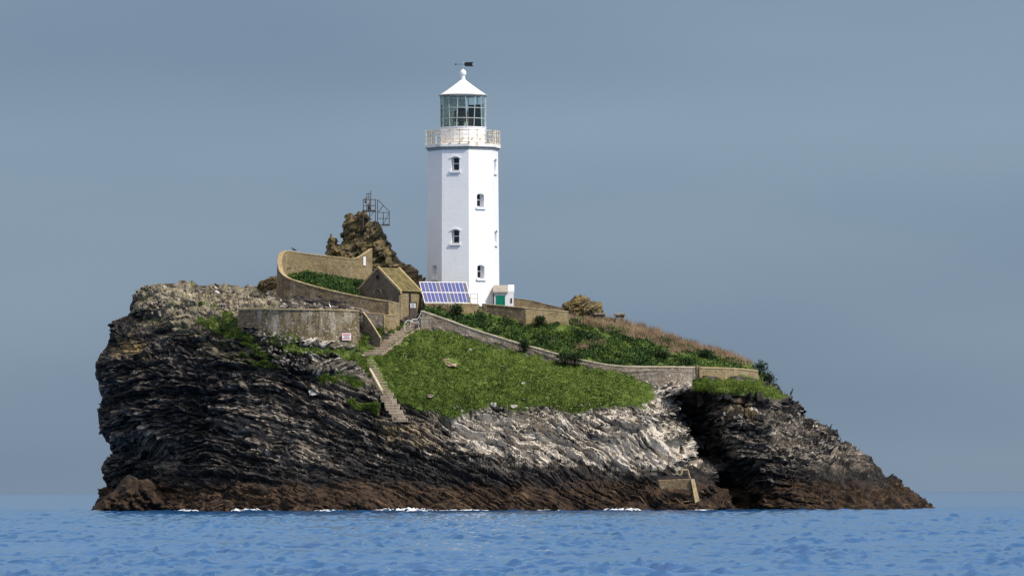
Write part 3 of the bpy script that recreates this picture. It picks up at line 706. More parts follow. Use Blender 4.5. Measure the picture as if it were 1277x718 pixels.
for pt, nrm, (u, s, ow, oh, ri), gl_, k in WINS:
    root = MB()
    n = 6; arc = [(u - ow / 2 + ow * j / n, s + oh + ri * math.sin(math.pi * j / n) ** .8) for j in range(n + 1)]
    loop = [(u - ow / 2, s), (u + ow / 2, s)] + arc[::-1]
    if not gl_:
        root.add([pt(a, b, .45) for a, b in loop], [tuple(range(len(loop)))]); wo = root.build('blind_window', M['white'], light)
    else:
        # sash frame filling the opening at 0.55 m depth, with two panes
        root.add([pt(a, b, .60) for a, b in loop] + [pt(a, b, .84) for a, b in loop], [tuple(range(len(loop)))] + [(i, (i + 1) % len(loop), len(loop) + (i + 1) % len(loop), len(loop) + i) for i in range(len(loop))])
        wo = root.build('window', M['white_plain'], light)
        for (v0, v1) in ((s + .12, s + .12 + (oh - .02) / 2), (s + .22 + (oh - .02) / 2, s + oh + .12)):
            g_ = MB(); ew = .29
            f0 = [pt(u - ew, v0, .595), pt(u + ew, v0, .595), pt(u + ew, v1, .595), pt(u - ew, v1, .595)]
            g_.add(f0 + [q_ - nrm * .03 for q_ in f0], [(0, 1, 2, 3), (7, 6, 5, 4), (0, 4, 5, 1), (1, 5, 6, 2), (2, 6, 7, 3), (3, 7, 4, 0)]); g_.build('pane', M['win'], wo)
    sl = MB(); e = .16
    lo = [pt(u - ow / 2 - e, s - .24, 0), pt(u + ow / 2 + e, s - .24, 0), pt(u + ow / 2 + e, s + .004, 0), pt(u - ow / 2 - e, s + .004, 0)]
    sl.add([q_ + nrm * .16 for q_ in lo] + [q_ - nrm * .10 for q_ in lo], [(0, 1, 2, 3), (7, 6, 5, 4), (0, 4, 5, 1), (1, 5, 6, 2), (2, 6, 7, 3), (3, 7, 4, 0)])
    sl.build('sill', M['white_plain'], wo)
    if k in (1, 3):                                   # raised hood over the opening
        hd = MB()
        ar2 = [(u + (a - u) * 1.18, s + oh + (b - s - oh) * 1.25 + .02) for a, b in arc]; ar3 = [(u + (a - u) * 1.42, s + oh + (b - s - oh) * 1.9 + .06) for a, b in arc]
        for j in range(n):
            q4 = [pt(*ar2[j]), pt(*ar2[j + 1]), pt(*ar3[j + 1]), pt(*ar3[j])]
            hd.add([q_ + nrm * .09 for q_ in q4] + [q_ - nrm * .02 for q_ in q4], [(0, 1, 2, 3), (7, 6, 5, 4), (0, 4, 5, 1), (1, 5, 6, 2), (2, 6, 7, 3), (3, 7, 4, 0)])
        hd.build('hood_mould', M['white_plain'], wo)
# cornice and gallery deck
def octring(rpx, py): return [opos(rpx * S0, k, lz(py)) for k in range(8)]
MB().loft([octring(44.2, 189.2), octring(44.9, 188), octring(45.4, 186.9), octring(46.9, 185.4), octring(47.3, 184.9)]).build('cornice', M['grey_trim'], light)
MB().loft([octring(47.6, 184.85), octring(47.6, 181.6), octring(47.2, 181.2)]).build('gallery_deck', M['stained'], light)
# gallery railing: a post at each corner and two on each side
GR_ = 46.6
def gp(k, t, py): return opos(GR_ * S0, k, lz(py)).lerp(opos(GR_ * S0, k + 1, lz(py)), t)
for k in range(8):
    for t in (0, .34, .67):
        b_ = gp(k, t, 181.3); t_ = gp(k, t, 164.2); m_ = MB().bar(b_, t_, .05, 5)
        m_.box(b_ + Vector((0, 0, .09)), (.22, .22, .16)); m_.box(t_, (.15, .15, .15)); m_.box(b_.lerp(t_, .55), (.13, .13, .13))
        m_.build('railing_post', M['rusty'], light)
for py, r in ((164.6, .042), (170.0, .032), (175.2, .032), (179.4, .04)):
    m_ = MB()
    for k in range(8): m_.bar(gp(k, 0, py), gp(k, 1, py), r, 5)
    m_.build('guard_rail', M['rusty'], light)
# lantern
LC = P(577.6, 150, 0).x
def cring(rpx, py, n=32, off=0.0): return [Vector((LC + rpx * S0 * math.sin(2 * math.pi * (k + off) / n), -rpx * S0 * math.cos(2 * math.pi * (k + off) / n), lz(py))) for k in range(n)]
MB().loft([cring(28.6, 182), cring(28.6, 160.4), cring(29.1, 160.2), cring(29.1, 159.2), cring(27.5, 159.2)]).build('lantern_drum', M['white'], light)
for k in range(5):      # little vents round the drum
    a = math.radians(-48 + 24 * k); c = Vector((LC + 28.7 * S0 * math.sin(a), -28.7 * S0 * math.cos(a), lz(174))); MB().bar(c, c + Vector((math.sin(a), -math.cos(a), 0)) * .12, .13, 8).build('vent', M['rusty'], light)
NB = 16
TIERS = [159.2, 148.6, 135.8, 120.4]
def bp(k, py, r=28.3):                                      # bars lean a little, alternately, as helical glazing does
    lean = .16 * ((159 - py) / 39 - .5) * (1 if k % 2 else -1)
    a = 2 * math.pi * (k + .35 + lean) / NB
    return Vector((LC + r * S0 * math.sin(a), -r * S0 * math.cos(a), lz(py)))
for k in range(NB):
    MB().bar(bp(k, 159.3), bp(k, 120.2), .052, 5).build('astragal', M['bar'], light)
for py in (148.6, 135.8):
    m_ = MB(); n = 32
    for k in range(n):
        m_.bar(cring(28.3, py, n)[k], cring(28.3, py, n)[(k + 1) % n], .045, 5)
    m_.build('glazing_ring', M['bar'], light)
for k in range(NB):
    for j in range(3):
        q4 = [bp(k, TIERS[j], 28.0), bp(k + 1, TIERS[j], 28.0), bp(k + 1, TIERS[j + 1], 28.0), bp(k, TIERS[j + 1], 28.0)]
        MB().add(q4, [(0, 1, 2), (0, 2, 3)]).build('pane', M['glass'], light)
# blind drawn on the landward side, lens and its stand
bl = MB()
for k in range(7):
    a0, a1 = (math.radians(96 + 10 * k + d_) for d_ in (0, 10))
    for_r = lambda a, r, z: Vector((LC + r * S0 * math.sin(a), -r * S0 * math.cos(a), z))
    q4 = [for_r(a0, 26.6, lz(159)), for_r(a1, 26.6, lz(159)), for_r(a1, 26.6, lz(129.5)), for_r(a0, 26.6, lz(129.5))]
    bl.add(q4 + [for_r(a, 26.1, z.z) for a, z in zip((a0, a1, a1, a0), q4)], [(0, 1, 2, 3), (7, 6, 5, 4), (0, 4, 5, 1), (1, 5, 6, 2), (2, 6, 7, 3), (3, 7, 4, 0)])
bl.build('blind', M['blind'], light)
bl = MB()
for k in range(8):
    a0, a1 = (math.radians(172 + 11 * k + d_) for d_ in (0, 11)); zt = lz(121)
    q4 = [for_r(a0, 26.6, lz(159)), for_r(a1, 26.6, lz(159)), for_r(a1, 26.6, zt), for_r(a0, 26.6, zt)]
    bl.add(q4 + [for_r(a, 26.1, z.z) for a, z in zip((a0, a1, a1, a0), q4)], [(0, 1, 2, 3), (7, 6, 5, 4), (0, 4, 5, 1), (1, 5, 6, 2), (2, 6, 7, 3), (3, 7, 4, 0)])
bl.build('bright_backing', M['bright_backing'], light)  # pale backing added inside the lantern to brighten the glass
bl = MB()
q4 = [Vector((LC - 27 * S0, .4, lz(159))), Vector((LC - 25 * S0, 1.2, lz(159))), Vector((LC - 25 * S0, 1.2, lz(131))), Vector((LC - 27 * S0, .4, lz(131)))]
bl.add(q4 + [q_ + Vector((.06, 0, 0)) for q_ in q4], [(0, 1, 2, 3), (7, 6, 5, 4), (0, 4, 5, 1), (1, 5, 6, 2), (2, 6, 7, 3), (3, 7, 4, 0)]); bl.build('blind', M['blind'], light)
def sring(cx, r, py, n=16, sy=1.0): return [Vector((LC + cx * S0 + r * S0 * math.sin(2 * math.pi * k / n), -sy * r * S0 * math.cos(2 * math.pi * k / n), lz(py))) for k in range(n)]
lens = MB().loft([sring(-2.5, 7.6, 152), sring(-2.5, 8.6, 147), sring(-2.5, 8.8, 142), sring(-2.5, 7.4, 138.5), sring(-2.5, 4.5, 135.5), sring(-2.5, 1.2, 134)]).build('lens', M['lens'], light)
MB().loft([sring(-2.5, 8.0, 159.3), sring(-2.5, 8.0, 157.5), sring(-2.5, 3.2, 157), sring(-2.5, 3.2, 152)]).build('lens_stand', M['lens'], light)
for a in (-1, 1):
    MB().bar((LC - 2.5 * S0 + a * 8.9 * S0, -.3, lz(159)), (LC - 2.5 * S0 + a * 8.2 * S0, -.3, lz(139)), .06).build('lens_bracket', M['brass'], light)
for k, (dx, w_) in enumerate(((9.5, 4.2), (-12, 2.2))):
    MB().box((LC + dx * S0, .5, lz(152.5)), (w_ * S0, .4, 13 * S0)).build('equipment_box', M['grey_trim'] if k else M['lens'], light)
# roof, ball, vane
MB().loft([cring(29.8, 120.3), cring(30.4, 120.0), cring(30.4, 119.0), cring(29.4, 118.4)]).build('eaves', M['grey_trim'], light)
MB().loft([cring(28.9, 118.42), cring(21, 113.2), cring(13, 107.5), cring(6, 102.2), cring(3.0, 99.8), cring(2.4, 96), cring(2.0, 94.4)]).build('roof', M['white_plain'], light, False)
MB().loft([cring(2.0, 95.0, 16), cring(3.0, 94.3, 16), cring(3.9, 92.8, 16), cring(4.1, 91.2, 16), cring(3.6, 89.4, 16), cring(2.6, 88.0, 16), cring(1.0, 86.8, 16)]).build('finial_ball', M['white_plain'], light, True)
vane = MB().bar((LC, 0, lz(87)), (LC, 0, lz(77)), .035).build('weather_vane', M['rail'], light)
vz = lz(80.4)
MB().bar((LC - 9.5 * S0, 0, vz), (LC + 2 * S0, 0, vz), .022).build('arrow_shaft', M['black'], vane)
def slab(mb, pts, t=.05):
    n = len(pts); a = [Vector((LC + x * S0, -t / 2, lz(y))) for x, y in pts]; b = [v + Vector((0, t, 0)) for v in a]
    return mb.add(a + b, [tuple(range(n)), tuple(range(n, 2 * n))[::-1]] + [(k, (k + 1) % n, n + (k + 1) % n, n + k) for k in range(n)])
slab(MB(), [(-11, 80.4), (-8.4, 79.2), (-8.4, 81.6)]).build('arrow_head', M['black'], vane)
slab(MB(), [(1, 80.3), (3, 77.8), (12.9, 77.8), (11.2, 80.4), (12.9, 83.2), (3, 83.0)]).build('arrow_tail', M['black'], vane)

# ------------------------------------------------------------------ porch at the foot of the tower
porch = empty('porch', P(628, 384, -2.6), 'small white porch with green door and slab roof beside the lighthouse', 'porch')
def pz(py): return P(628, py, -2.6).z
yF, yBk = -3.3, -0.7; kx = (DIST - 5) / FPX
def qx(px): return P(px, 370, -3.0).x
MB().box(((qx(616.5) + qx(640.5)) / 2, (yF + yBk) / 2, (pz(390) + pz(366)) / 2), (qx(640.5) - qx(616.5), yBk - yF, pz(366) - pz(390))).build('wall', M['white'], porch)
rx0, rx1 = qx(614.6), qx(633.5)
ym = (yF + yBk) / 2
rf = MB()
sec = [(yF - .22, pz(365.8)), (ym, pz(356.6)), (yBk + .22, pz(365.8)), (yBk + .22, pz(364.0)), (ym, pz(355.2)), (yF - .22, pz(364.0))]
rf.loft([[Vector((rx0, a, b)) for a, b in sec], [Vector((rx1, a, b)) for a, b in sec]]); rf.build('roof', M['slab_roof'], porch)
gb = MB(); sec = [(yF, pz(366.2)), (yF, pz(362.5)), (ym, pz(355)), (yBk, pz(362.5)), (yBk, pz(366.2))]
gb.loft([[Vector((rx1 + .004, a, b)) for a, b in sec], [Vector((qx(641.2), a, b)) for a, b in sec]]); gb.build('gable_parapet', M['white_plain'], porch)
dr = MB().box(((qx(618.4) + qx(629.8)) / 2, yF, (pz(386) + pz(368.6)) / 2), (qx(629.8) - qx(618.4), .10, pz(368.6) - pz(386))).build('door', M['green'], porch)
MB().box(((qx(618) + qx(630.2)) / 2, yF - .01, pz(368.1)), (qx(630.6) - qx(617.6), .14, .09)).build('lintel', M['white_plain'], porch)
MB().box((qx(628.4), yF - .07, pz(377)), (.05, .06, .12)).build('handle', M['black'], dr)
MB().box((qx(637.6), yF - .02, pz(375)), (.16, .06, .55)).build('window', M['win'], porch)

# ------------------------------------------------------------------ walls
def smooth_path(pts, step=6.0):
    """Catmull-Rom through (px, top, bottom, y)"""
    a = [np.array(p, float) for p in pts]; a = [2 * a[0] - a[1]] + a + [2 * a[-1] - a[-2]]; r = []
    for k in range(1, len(a) - 2):
        p0, p1, p2, p3 = a[k - 1:k + 3]; n = max(2, int(np.linalg.norm((p2 - p1)[:3:3]) / step + abs(p2[3] - p1[3]) * 3))
        for j in range(n):
            t = j / n; r.append(.5 * (2 * p1 + (p2 - p0) * t + (2 * p0 - 5 * p1 + 4 * p2 - p3) * t * t + (3 * p1 - p0 - 3 * p2 + p3) * t ** 3))
    return r + [np.array(pts[-1], float)]
def wall(pts, label, mat, cmat, thick=.5, cap=(.16, .10), name='stone_wall', smooth=True, group=None, deep=.8, cat='wall', rough=.03):
    path = smooth_path(pts) if smooth else [np.array(p, float) for p in pts]
    T = [P(p[0], p[1], p[3]) for p in path]; Bz = [P(p[0], p[2], p[3]).z - deep for p in path]
    root = empty(name, Vector((T[0].x, T[0].y, Bz[0] + deep)), label, cat, group)
    n = len(T); nr = []
    for k in range(n):
        d = (T[min(k + 1, n - 1)] - T[max(k - 1, 0)]); d.z = 0; d.normalize(); nr.append(Vector((-d.y, d.x, 0)))
    def strip(off0, off1, z0, z1):
        return [[T[k] + nr[k] * off0 + Vector((0, 0, z0(k))), T[k] + nr[k] * off1 + Vector((0, 0, z0(k))), T[k] + nr[k] * off1 + Vector((0, 0, z1(k))), T[k] + nr[k] * off0 + Vector((0, 0, z1(k)))] for k in range(n)]
    h = cap[0]; ov = cap[1]
    # body with a slightly uneven face: rows of points
    rows = 5; rr = random.Random(len(T) + int(T[0].x * 10)); rings = []
    for k in range(n):
        prof = []
        for j in range(rows + 1):
            z = Bz[k] + (T[k].z - h - Bz[k]) * j / rows; prof.append(Vector((T[k].x, T[k].y, z)) + nr[k] * (rr.uniform(-rough, rough) - .10 * (1 - j / rows)))
        for j in range(rows, -1, -1):
            z = Bz[k] + (T[k].z - h - Bz[k]) * j / rows; prof.append(Vector((T[k].x, T[k].y, z)) + nr[k] * thick)
        rings.append(prof)
    MB().loft(rings).build('wall_body', mat, root)
    ring = [[v + Vector((0, 0, rr.uniform(-.02, .02) if i > 1 else 0)) for i, v in enumerate(r)] for r in strip(-ov, thick + ov, lambda k: -h + .002, lambda k: 0.0)]
    MB().loft(ring).build('coping', cmat, root, bevel=.03)
    return root

wall([(297, 384.8, 404, -12.6), (312, 384.6, 407, -13.9), (330, 384.5, 411, -15.2), (350, 384.6, 414, -16.2), (375, 384.8, 418, -16.9), (400, 385, 421, -17.1), (425, 385.6, 424, -16.8), (448, 386.6, 425, -16.1)],
     'round mottled retaining wall above the left cliff, red and white sign on it', M['wall_round'], M['coping'], .6, (.20, .08), 'retaining_wall')
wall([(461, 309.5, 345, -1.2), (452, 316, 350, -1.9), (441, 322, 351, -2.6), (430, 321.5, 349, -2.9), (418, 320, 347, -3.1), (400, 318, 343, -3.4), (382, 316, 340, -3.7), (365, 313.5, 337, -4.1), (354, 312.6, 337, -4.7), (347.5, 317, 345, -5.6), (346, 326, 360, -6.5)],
     'garden wall in lighter sunlit-side ochre behind the green bed left of the house', M['wall_ochre'], M['coping'], .45, (.16, .05), 'garden_wall')
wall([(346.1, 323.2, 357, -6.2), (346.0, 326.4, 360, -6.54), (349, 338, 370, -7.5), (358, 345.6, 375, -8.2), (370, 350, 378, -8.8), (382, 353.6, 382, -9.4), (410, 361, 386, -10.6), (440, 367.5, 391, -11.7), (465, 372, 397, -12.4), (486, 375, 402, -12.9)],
     'garden wall curving down in front of the green bed, shade painted in its brown', M['wall_brown'], M['coping'], .45, (.16, .05), 'garden_wall')  # continues the ochre leg; shade on this leg is put into its colour
wall([(484.5, 374.6, 402, -13.05), (498, 378, 404, -12.3)], 'short ochre end pier of the garden wall beside the house', M['wall_ochre'], M['coping'], .6, (.14, .04), 'wall_pier', False)
wall([(452, 388, 428, -14.6), (458, 396, 428, -15.2), (466, 408, 430, -16.0), (474, 421, 434, -16.8)], 'shade-painted dark wing wall with a steeply sloping top at the end of the round wall', M['gable'], M['coping'], .2, (.06, .01), 'wing_wall', False)  # dark material carries the shade of this left-facing wall
wall([(453, 389, 420, -13.3), (478, 391, 416, -13.6)], 'pale patchy wall panel between round wall and steps', M['wall_grey'], M['coping'], .4, (.1, .03), 'stone_wall', False)
wall([(478.5, 392, 416, -13.7), (494, 393, 412, -13.0)], 'low ochre wall under the house corner above the steps', M['wall_ochre'], M['coping'], .4, (.1, .03), 'stone_wall', False)
wall([(526, 387, 404, -11.9), (540, 391.6, 407, -12.2), (560, 398.6, 411, -12.5), (580, 406, 418, -12.9), (600, 412.6, 424, -13.3), (640, 425, 436, -14.1), (680, 436, 447, -14.8), (700, 441.6, 452, -15.1), (740, 450.6, 459, -15.6), (770, 455, 463, -15.7), (800, 456, 466, -15.4), (840, 456.4, 468, -14.8), (867, 456.8, 471, -14.0)],
     'long grey-brown wall running down the slope below the tower', M['wall_grey'], M['coping_pale'], .5, (.20, .06), 'boundary_wall', deep=.3)
wall([(872, 457, 472, -13.8), (905, 458, 473, -11.7), (930, 459.5, 474, -9.9), (945.5, 461.5, 475, -8.7)], 'ochre lichen-covered wall at the right end of the boundary', M['wall_ochre'], M['coping'], .5, (.2, .06), 'boundary_wall')
wall([(868.5, 455.5, 472, -13.7), (871.5, 455.8, 472, -13.5)], 'dark narrow strip for the shadow gap between grey and ochre boundary walls', M['wall_brown'], M['wall_brown'], .5, (.1, .02), 'gap_shadow_strip', False)  # dark strip added to draw the shadow line of the gap
wall([(783, 463, 474, -16.4), (800, 462, 478, -16.8), (830, 461.5, 481, -16.9), (863, 463.5, 478, -15.6)], 'low pale rubble buttress in front of the boundary wall', M['wall_grey'], M['wall_grey'], .9, (.15, .03), 'wall_buttress', deep=.05)
wall([(524.5, 396, 409, -13.0), (537.5, 397, 410, -12.9)], 'stubby stone pier at the head of the steps', M['wall_grey'], M['coping'], .5, (.12, .06), 'wall_pier', False)
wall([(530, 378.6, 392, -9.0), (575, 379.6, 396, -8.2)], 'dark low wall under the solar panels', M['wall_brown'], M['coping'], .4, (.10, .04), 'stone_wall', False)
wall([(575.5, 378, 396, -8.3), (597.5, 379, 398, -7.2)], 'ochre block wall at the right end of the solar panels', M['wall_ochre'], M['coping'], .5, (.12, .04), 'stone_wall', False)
wall([(606, 379, 402, -7.6), (655, 383.4, 408, -9.8)], 'front wall of the terrace below the porch, shade painted in its brown', M['wall_brown'], M['coping'], .45, (.12, .06), 'terrace_wall', False)  # shade of the left-facing front painted as darker brown, side as lit ochre
wall([(655.6, 383.4, 410, -9.75), (709, 388, 410, -7.0)], 'side wall of the terrace in lighter sunlit-side ochre', M['wall_ochre'], M['coping'], .45, (.12, .06), 'terrace_wall', False)
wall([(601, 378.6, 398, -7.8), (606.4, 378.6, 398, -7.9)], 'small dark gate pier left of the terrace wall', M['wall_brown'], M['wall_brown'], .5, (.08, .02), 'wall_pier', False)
wall([(640, 371.5, 388, -2.0), (660, 374, 390, -1.4), (690, 381, 394, -.8), (712, 386, 398, -.6), (745, 395, 402, -.2)], 'dark sloping wall behind the porch on the crest', M['wall_brown'], M['wall_brown'], .45, (.12, .04), 'stone_wall')
def pillar(x0, x1, top, bot, y, label):
    root = empty('stone_pillar', P((x0 + x1) / 2, bot, y), label, 'pillar', 'stone pillars on the crest')
    a, b = P(x0 + 1.6, top + 3, y), P(x1 - 1.6, bot, y); w_ = b.x - a.x
    MB().box(((a.x + b.x) / 2, y, (a.z + b.z - 1.2) / 2), (w_, w_, a.z - b.z + 1.2)).build('shaft', M['wall_brown'], root, bevel=.04)
    c = P(x0, top, y); MB().box(((a.x + b.x) / 2, y, (c.z + a.z) / 2), (w_ + .3, w_ + .3, c.z - a.z)).build('cap', M['wall_grey'], root, bevel=.05)
pillar(766, 780, 390.6, 404, -1.2, 'square stone pillar with flat cap standing alone in dry grass')
pillar(741, 755, 390, 401, -1.4, 'squat stone pillar at the foot of the rock outcrop')

# ------------------------------------------------------------------ house
al = math.radians(35)
hc = P(497.5, 402, -11.0); ga = Vector((-math.cos(al), math.sin(al), 0)); sb = Vector((math.sin(al), math.cos(al), 0)); up = Vector((0, 0, 1))
hw, hl = 5.85, 4.2
def hz(py): return P(497.5, py, -11.0).z
zb, ze, za = hz(408), hz(362), hz(333.5)
house = empty('stone_house', hc, 'stone house with steep mossy roof and round gable hole', 'house')
def hp(u, v, z): return Vector((hc.x, hc.y, 0)) + ga * u + sb * v + up * z
wb = MB()
sec = [(0, zb), (0, ze), (hw / 2, za - .18), (hw, ze), (hw, zb)]
f0 = [hp(u, .004, z) for u, z in sec]; f1 = [hp(u, hl - .004, z) for u, z in sec]
MB().add(f0 + [p_ + sb * .35 for p_ in f0], [(0, 1, 2, 3, 4), (9, 8, 7, 6, 5)] + [(k, (k + 1) % 5, 5 + (k + 1) % 5, 5 + k) for k in range(5)]).build('gable_wall', M['gable'], house)  # gable stone darkened for its shaded side, side walls keep the lit ochre
wb.add(f1 + [p_ - sb * .35 for p_ in f1], [(0, 1, 2, 3, 4), (9, 8, 7, 6, 5)] + [(k, (k + 1) % 5, 5 + (k + 1) % 5, 5 + k) for k in range(5)])
wb.build('gable_wall', M['gable'], house)
for u in (0.0, hw - .35):
    m_ = MB(); vs = [hp(u + a, .36 + b * (hl - .72), z) for a in (0.003, .347) for b in (0, 1) for z in (zb, ze - .02)]
    m_.add(vs, [(0, 1, 3, 2), (4, 6, 7, 5), (0, 4, 5, 1), (2, 3, 7, 6), (0, 2, 6, 4), (1, 5, 7, 3)]); m_.build('side_wall', M['wall_ochre'], house)
slope = math.atan2(za - ze, hw / 2); sl_len = math.hypot(za - ze, hw / 2)
roof = MB()
for s in (0, 1):
    e_ = hp(hw * s, 0, ze); r_ = hp(hw / 2, 0, za)
    d_ = (r_ - e_).normalized(); nn = d_.cross(sb) * (1 if s == 0 else -1)
    if nn.z < 0: nn = -nn
    a0 = e_ - d_ * .22 + sb * .22; a1 = r_ + sb * .22; L_ = sb * (hl - .44)
    vs = [a0, a0 + L_, a1 + L_, a1]; roof.add(vs + [v + nn * .07 for v in vs], [(0, 1, 2, 3), (7, 6, 5, 4), (0, 4, 5, 1), (1, 5, 6, 2), (2, 6, 7, 3), (3, 7, 4, 0)])
ro = roof.build('roof', M['slate'], house)
for s in (0,):
    e_ = hp(0, 0, ze); r_ = hp(hw / 2, 0, za); d_ = (r_ - e_).normalized(); nn = d_.cross(sb)
    if nn.z < 0: nn = -nn
    rows, cols = 10, 9; sm = None; pitch = (sl_len + .2) / rows; cw = (hl - .44) / cols
    for j in range(rows):
        for k in range(cols):
            off = (.5 if j % 2 else 0) * cw; v0 = .22 + k * cw + off
            w1 = min(cw * .96, hl - .22 - v0)
            if w1 < .05: continue
            c0 = e_ - d_ * .24 + d_ * (j * pitch) + sb * v0 + nn * (.075 + random.uniform(0, .015))
            vs = [c0, c0 + sb * w1, c0 + sb * w1 + d_ * pitch * 1.15 - nn * .0, c0 + d_ * pitch * 1.15]
            th = [v + nn * t_ for v, t_ in zip(vs, (.06, .06, .012, .012))]
            MB().add(vs + th, [(3, 2, 1, 0), (4, 5, 6, 7), (0, 1, 5, 4), (1, 2, 6, 5), (2, 3, 7, 6), (3, 0, 4, 7)]).build('slate', M['slate'], ro)
for v0 in (-.06, hl - .30):
    for s in (0, 1):
        e_ = hp(hw * s, v0, ze); r_ = hp(hw / 2, v0, za); d_ = (r_ - e_).normalized(); nn = Vector((0, 0, 1))
        a0 = e_ - d_ * .30; vs = [a0, a0 + sb * .36, r_ + sb * .36, r_]
        MB().add([v - nn * .10 for v in vs] + [v + nn * .20 for v in vs], [(0, 1, 2, 3), (7, 6, 5, 4), (0, 4, 5, 1), (1, 5, 6, 2), (2, 6, 7, 3), (3, 7, 4, 0)]).build('verge_coping', M['coping'], house)
gn = -sb
hole = hp(hw / 2, 0, hz(345)); MB().bar(hole - gn * .1, hole + gn * .02, .25, 14).build('round_window', M['dark_room'], house)
m_ = MB()
for k in range(14):
    a0, a1 = (2 * math.pi * (k + d_) / 14 for d_ in (0, 1)); m_.bar(hole + ga * math.cos(a0) * .3 + up * math.sin(a0) * .3, hole + ga * math.cos(a1) * .3 + up * math.sin(a1) * .3, .05, 5)
m_.build('window_ring', M['gable'], house)
m_ = MB(); ac = hp(hw / 2, -.02, hz(366))
for k in range(8):
    a0, a1 = (math.pi * (k + d_) / 8 for d_ in (0, 1)); m_.bar(ac + ga * math.cos(a0) * .55 + up * math.sin(a0) * .6, ac + ga * math.cos(a1) * .55 + up * math.sin(a1) * .6, .07, 5)
m_.build('blocked_arch', M['wall_grey'], house)
MB().add([hp(-.03 - d_, 1.9 + v, z) for d_ in (0, .05) for v in (0, .28) for z in (hz(403), hz(364.5))], [(0, 1, 3, 2), (4, 6, 7, 5), (0, 4, 5, 1), (2, 3, 7, 6), (0, 2, 6, 4), (1, 5, 7, 3)]).build('door', M['dark_room'], house)
MB().bar(hp(-.10, .2, ze - .04), hp(-.10, hl - .2, ze - .04), .06).build('gutter', M['dark_metal'], house)

# notice board in front of the house
nb = empty('notice_board', P(515, 401, -12.1), 'wooden notice board with white sheet at the top of the steps', 'notice board')
c = P(515.2, 387, -12.1); MB().box(c, (.80, .10, 1.95), math.radians(8)).build('board', M['board'], nb)
for dx in (-.34, .34): MB().box(c + Vector((dx, .12 + dx * .14, -.6)), (.09, .09, 1.9)).build('post', M['board'], nb)
nsh = MB().box(P(515, 381, -12.17), (.58, .03, .50), math.radians(8)).build('notice_sheet', M['sign'], nb)
for k in range(4): MB().box(P(515, 379 + 1.3 * k, -12.20), (.40 - .06 * (k % 2), .02, .035), math.radians(8)).build('text_line', M['steel'], nsh)
# warning sign on the round wall, and a white marker on the garden wall
ws = empty('warning_sign', P(432, 421, -17.0), 'small white sign with red bands on the round wall', 'sign')
rz_ = math.radians(14)
pl_ = MB().box(P(432.2, 419.6, -16.98), (1.00, .05, .78), rz_).build('sign_plate', M['sign'], ws)
for py, w_, h_ in ((417.0, .84, .12), (421.9, .84, .10)): MB().box(P(432.2, py, -17.015), (w_, .02, h_), rz_).build('red_band', M['sign_red'], pl_)
for py, w_ in ((419.1, .70), (420.4, .55)): MB().box(P(432.2, py, -17.015), (w_, .02, .045), rz_).build('text_line', M['steel'], pl_)
mk = MB().box(P(454.6, 325.5, -2.42), (.30, .06, 1.0), math.radians(20)).build('wall_marker', M['sign'])
tag(mk, 'narrow white marker panel at the right end of the garden wall', 'sign')

# ------------------------------------------------------------------ solar array
sa = empty('solar_array', P(556, 380, -8.2), 'two rows of tilted blue solar panels beside the tower foot', 'solar panels')
az = math.radians(18); ex = Vector((math.cos(az), math.sin(az), 0))
tl = P(523.5, 351.5, -6.9); tr_ = tl + ex * 5.45
dn = P(530.0, 377.0, -8.7) - tl; el_ = dn.normalized(); LEN = dn.length
nn = ex.cross(el_).normalized()
if nn.y > 0: nn = -nn
def sp_(u, v, o): return tl + ex * u + el_ * v + nn * o
def sbox(u0, u1, v0, v1, o0, o1):
    m_ = MB(); vs = [sp_(u, v, o) for u in (u0, u1) for v in (v0, v1) for o in (o0, o1)]
    return m_.add(vs, [(0, 1, 3, 2), (4, 6, 7, 5), (0, 4, 5, 1), (2, 3, 7, 6), (0, 2, 6, 4), (1, 5, 7, 3)])
sbox(-.06, 5.51, -.06, LEN + .06, -.10, -.012).build('backing_frame', M['panel_frame'], sa)
NCOL = 12; cw = 5.45 / NCOL
for r in range(2):
    for k in range(NCOL):
        v0 = .06 + r * (LEN / 2 + .01); v1 = v0 + LEN / 2 - .13
        mat = CELLS[(0, 1, 0, 0, 2, 1, 0, 0, 1, 0, 0, 2)[(k + r * 5) % 12]]
        sbox(k * cw + .035, (k + 1) * cw - .035, v0, v1, -.008, .012).build('panel', mat, sa)
for k in range(4):
    t_ = sp_(.4 + k * 1.55, .4, -.1); b_ = P(530, 384, -7); MB().bar(t_, (t_.x, t_.y + .1, b_.z - .8), .05).build('post', M['steel'], sa)
for k in range(3):
    t_ = sp_(.4 + k * 2.3, LEN - .1, -.1); MB().bar(t_, (t_.x, t_.y, t_.z - 1.0), .05).build('post', M['steel'], sa)
# guard rail between panels and tower
gr_ = empty('guard_rail', P(592, 379, -7.5), 'thin grey rail right of the solar panels', 'railing')
for px in (586.5, 595.5): MB().bar(P(px, 382, -7.3), P(px, 366, -7.3), .03, 5).build('post', M['rail'], gr_)
for py in (366.2, 372): MB().bar(P(586.5, py, -7.3), P(595.5, py, -7.3), .025, 5).build('rail', M['rail'], gr_)

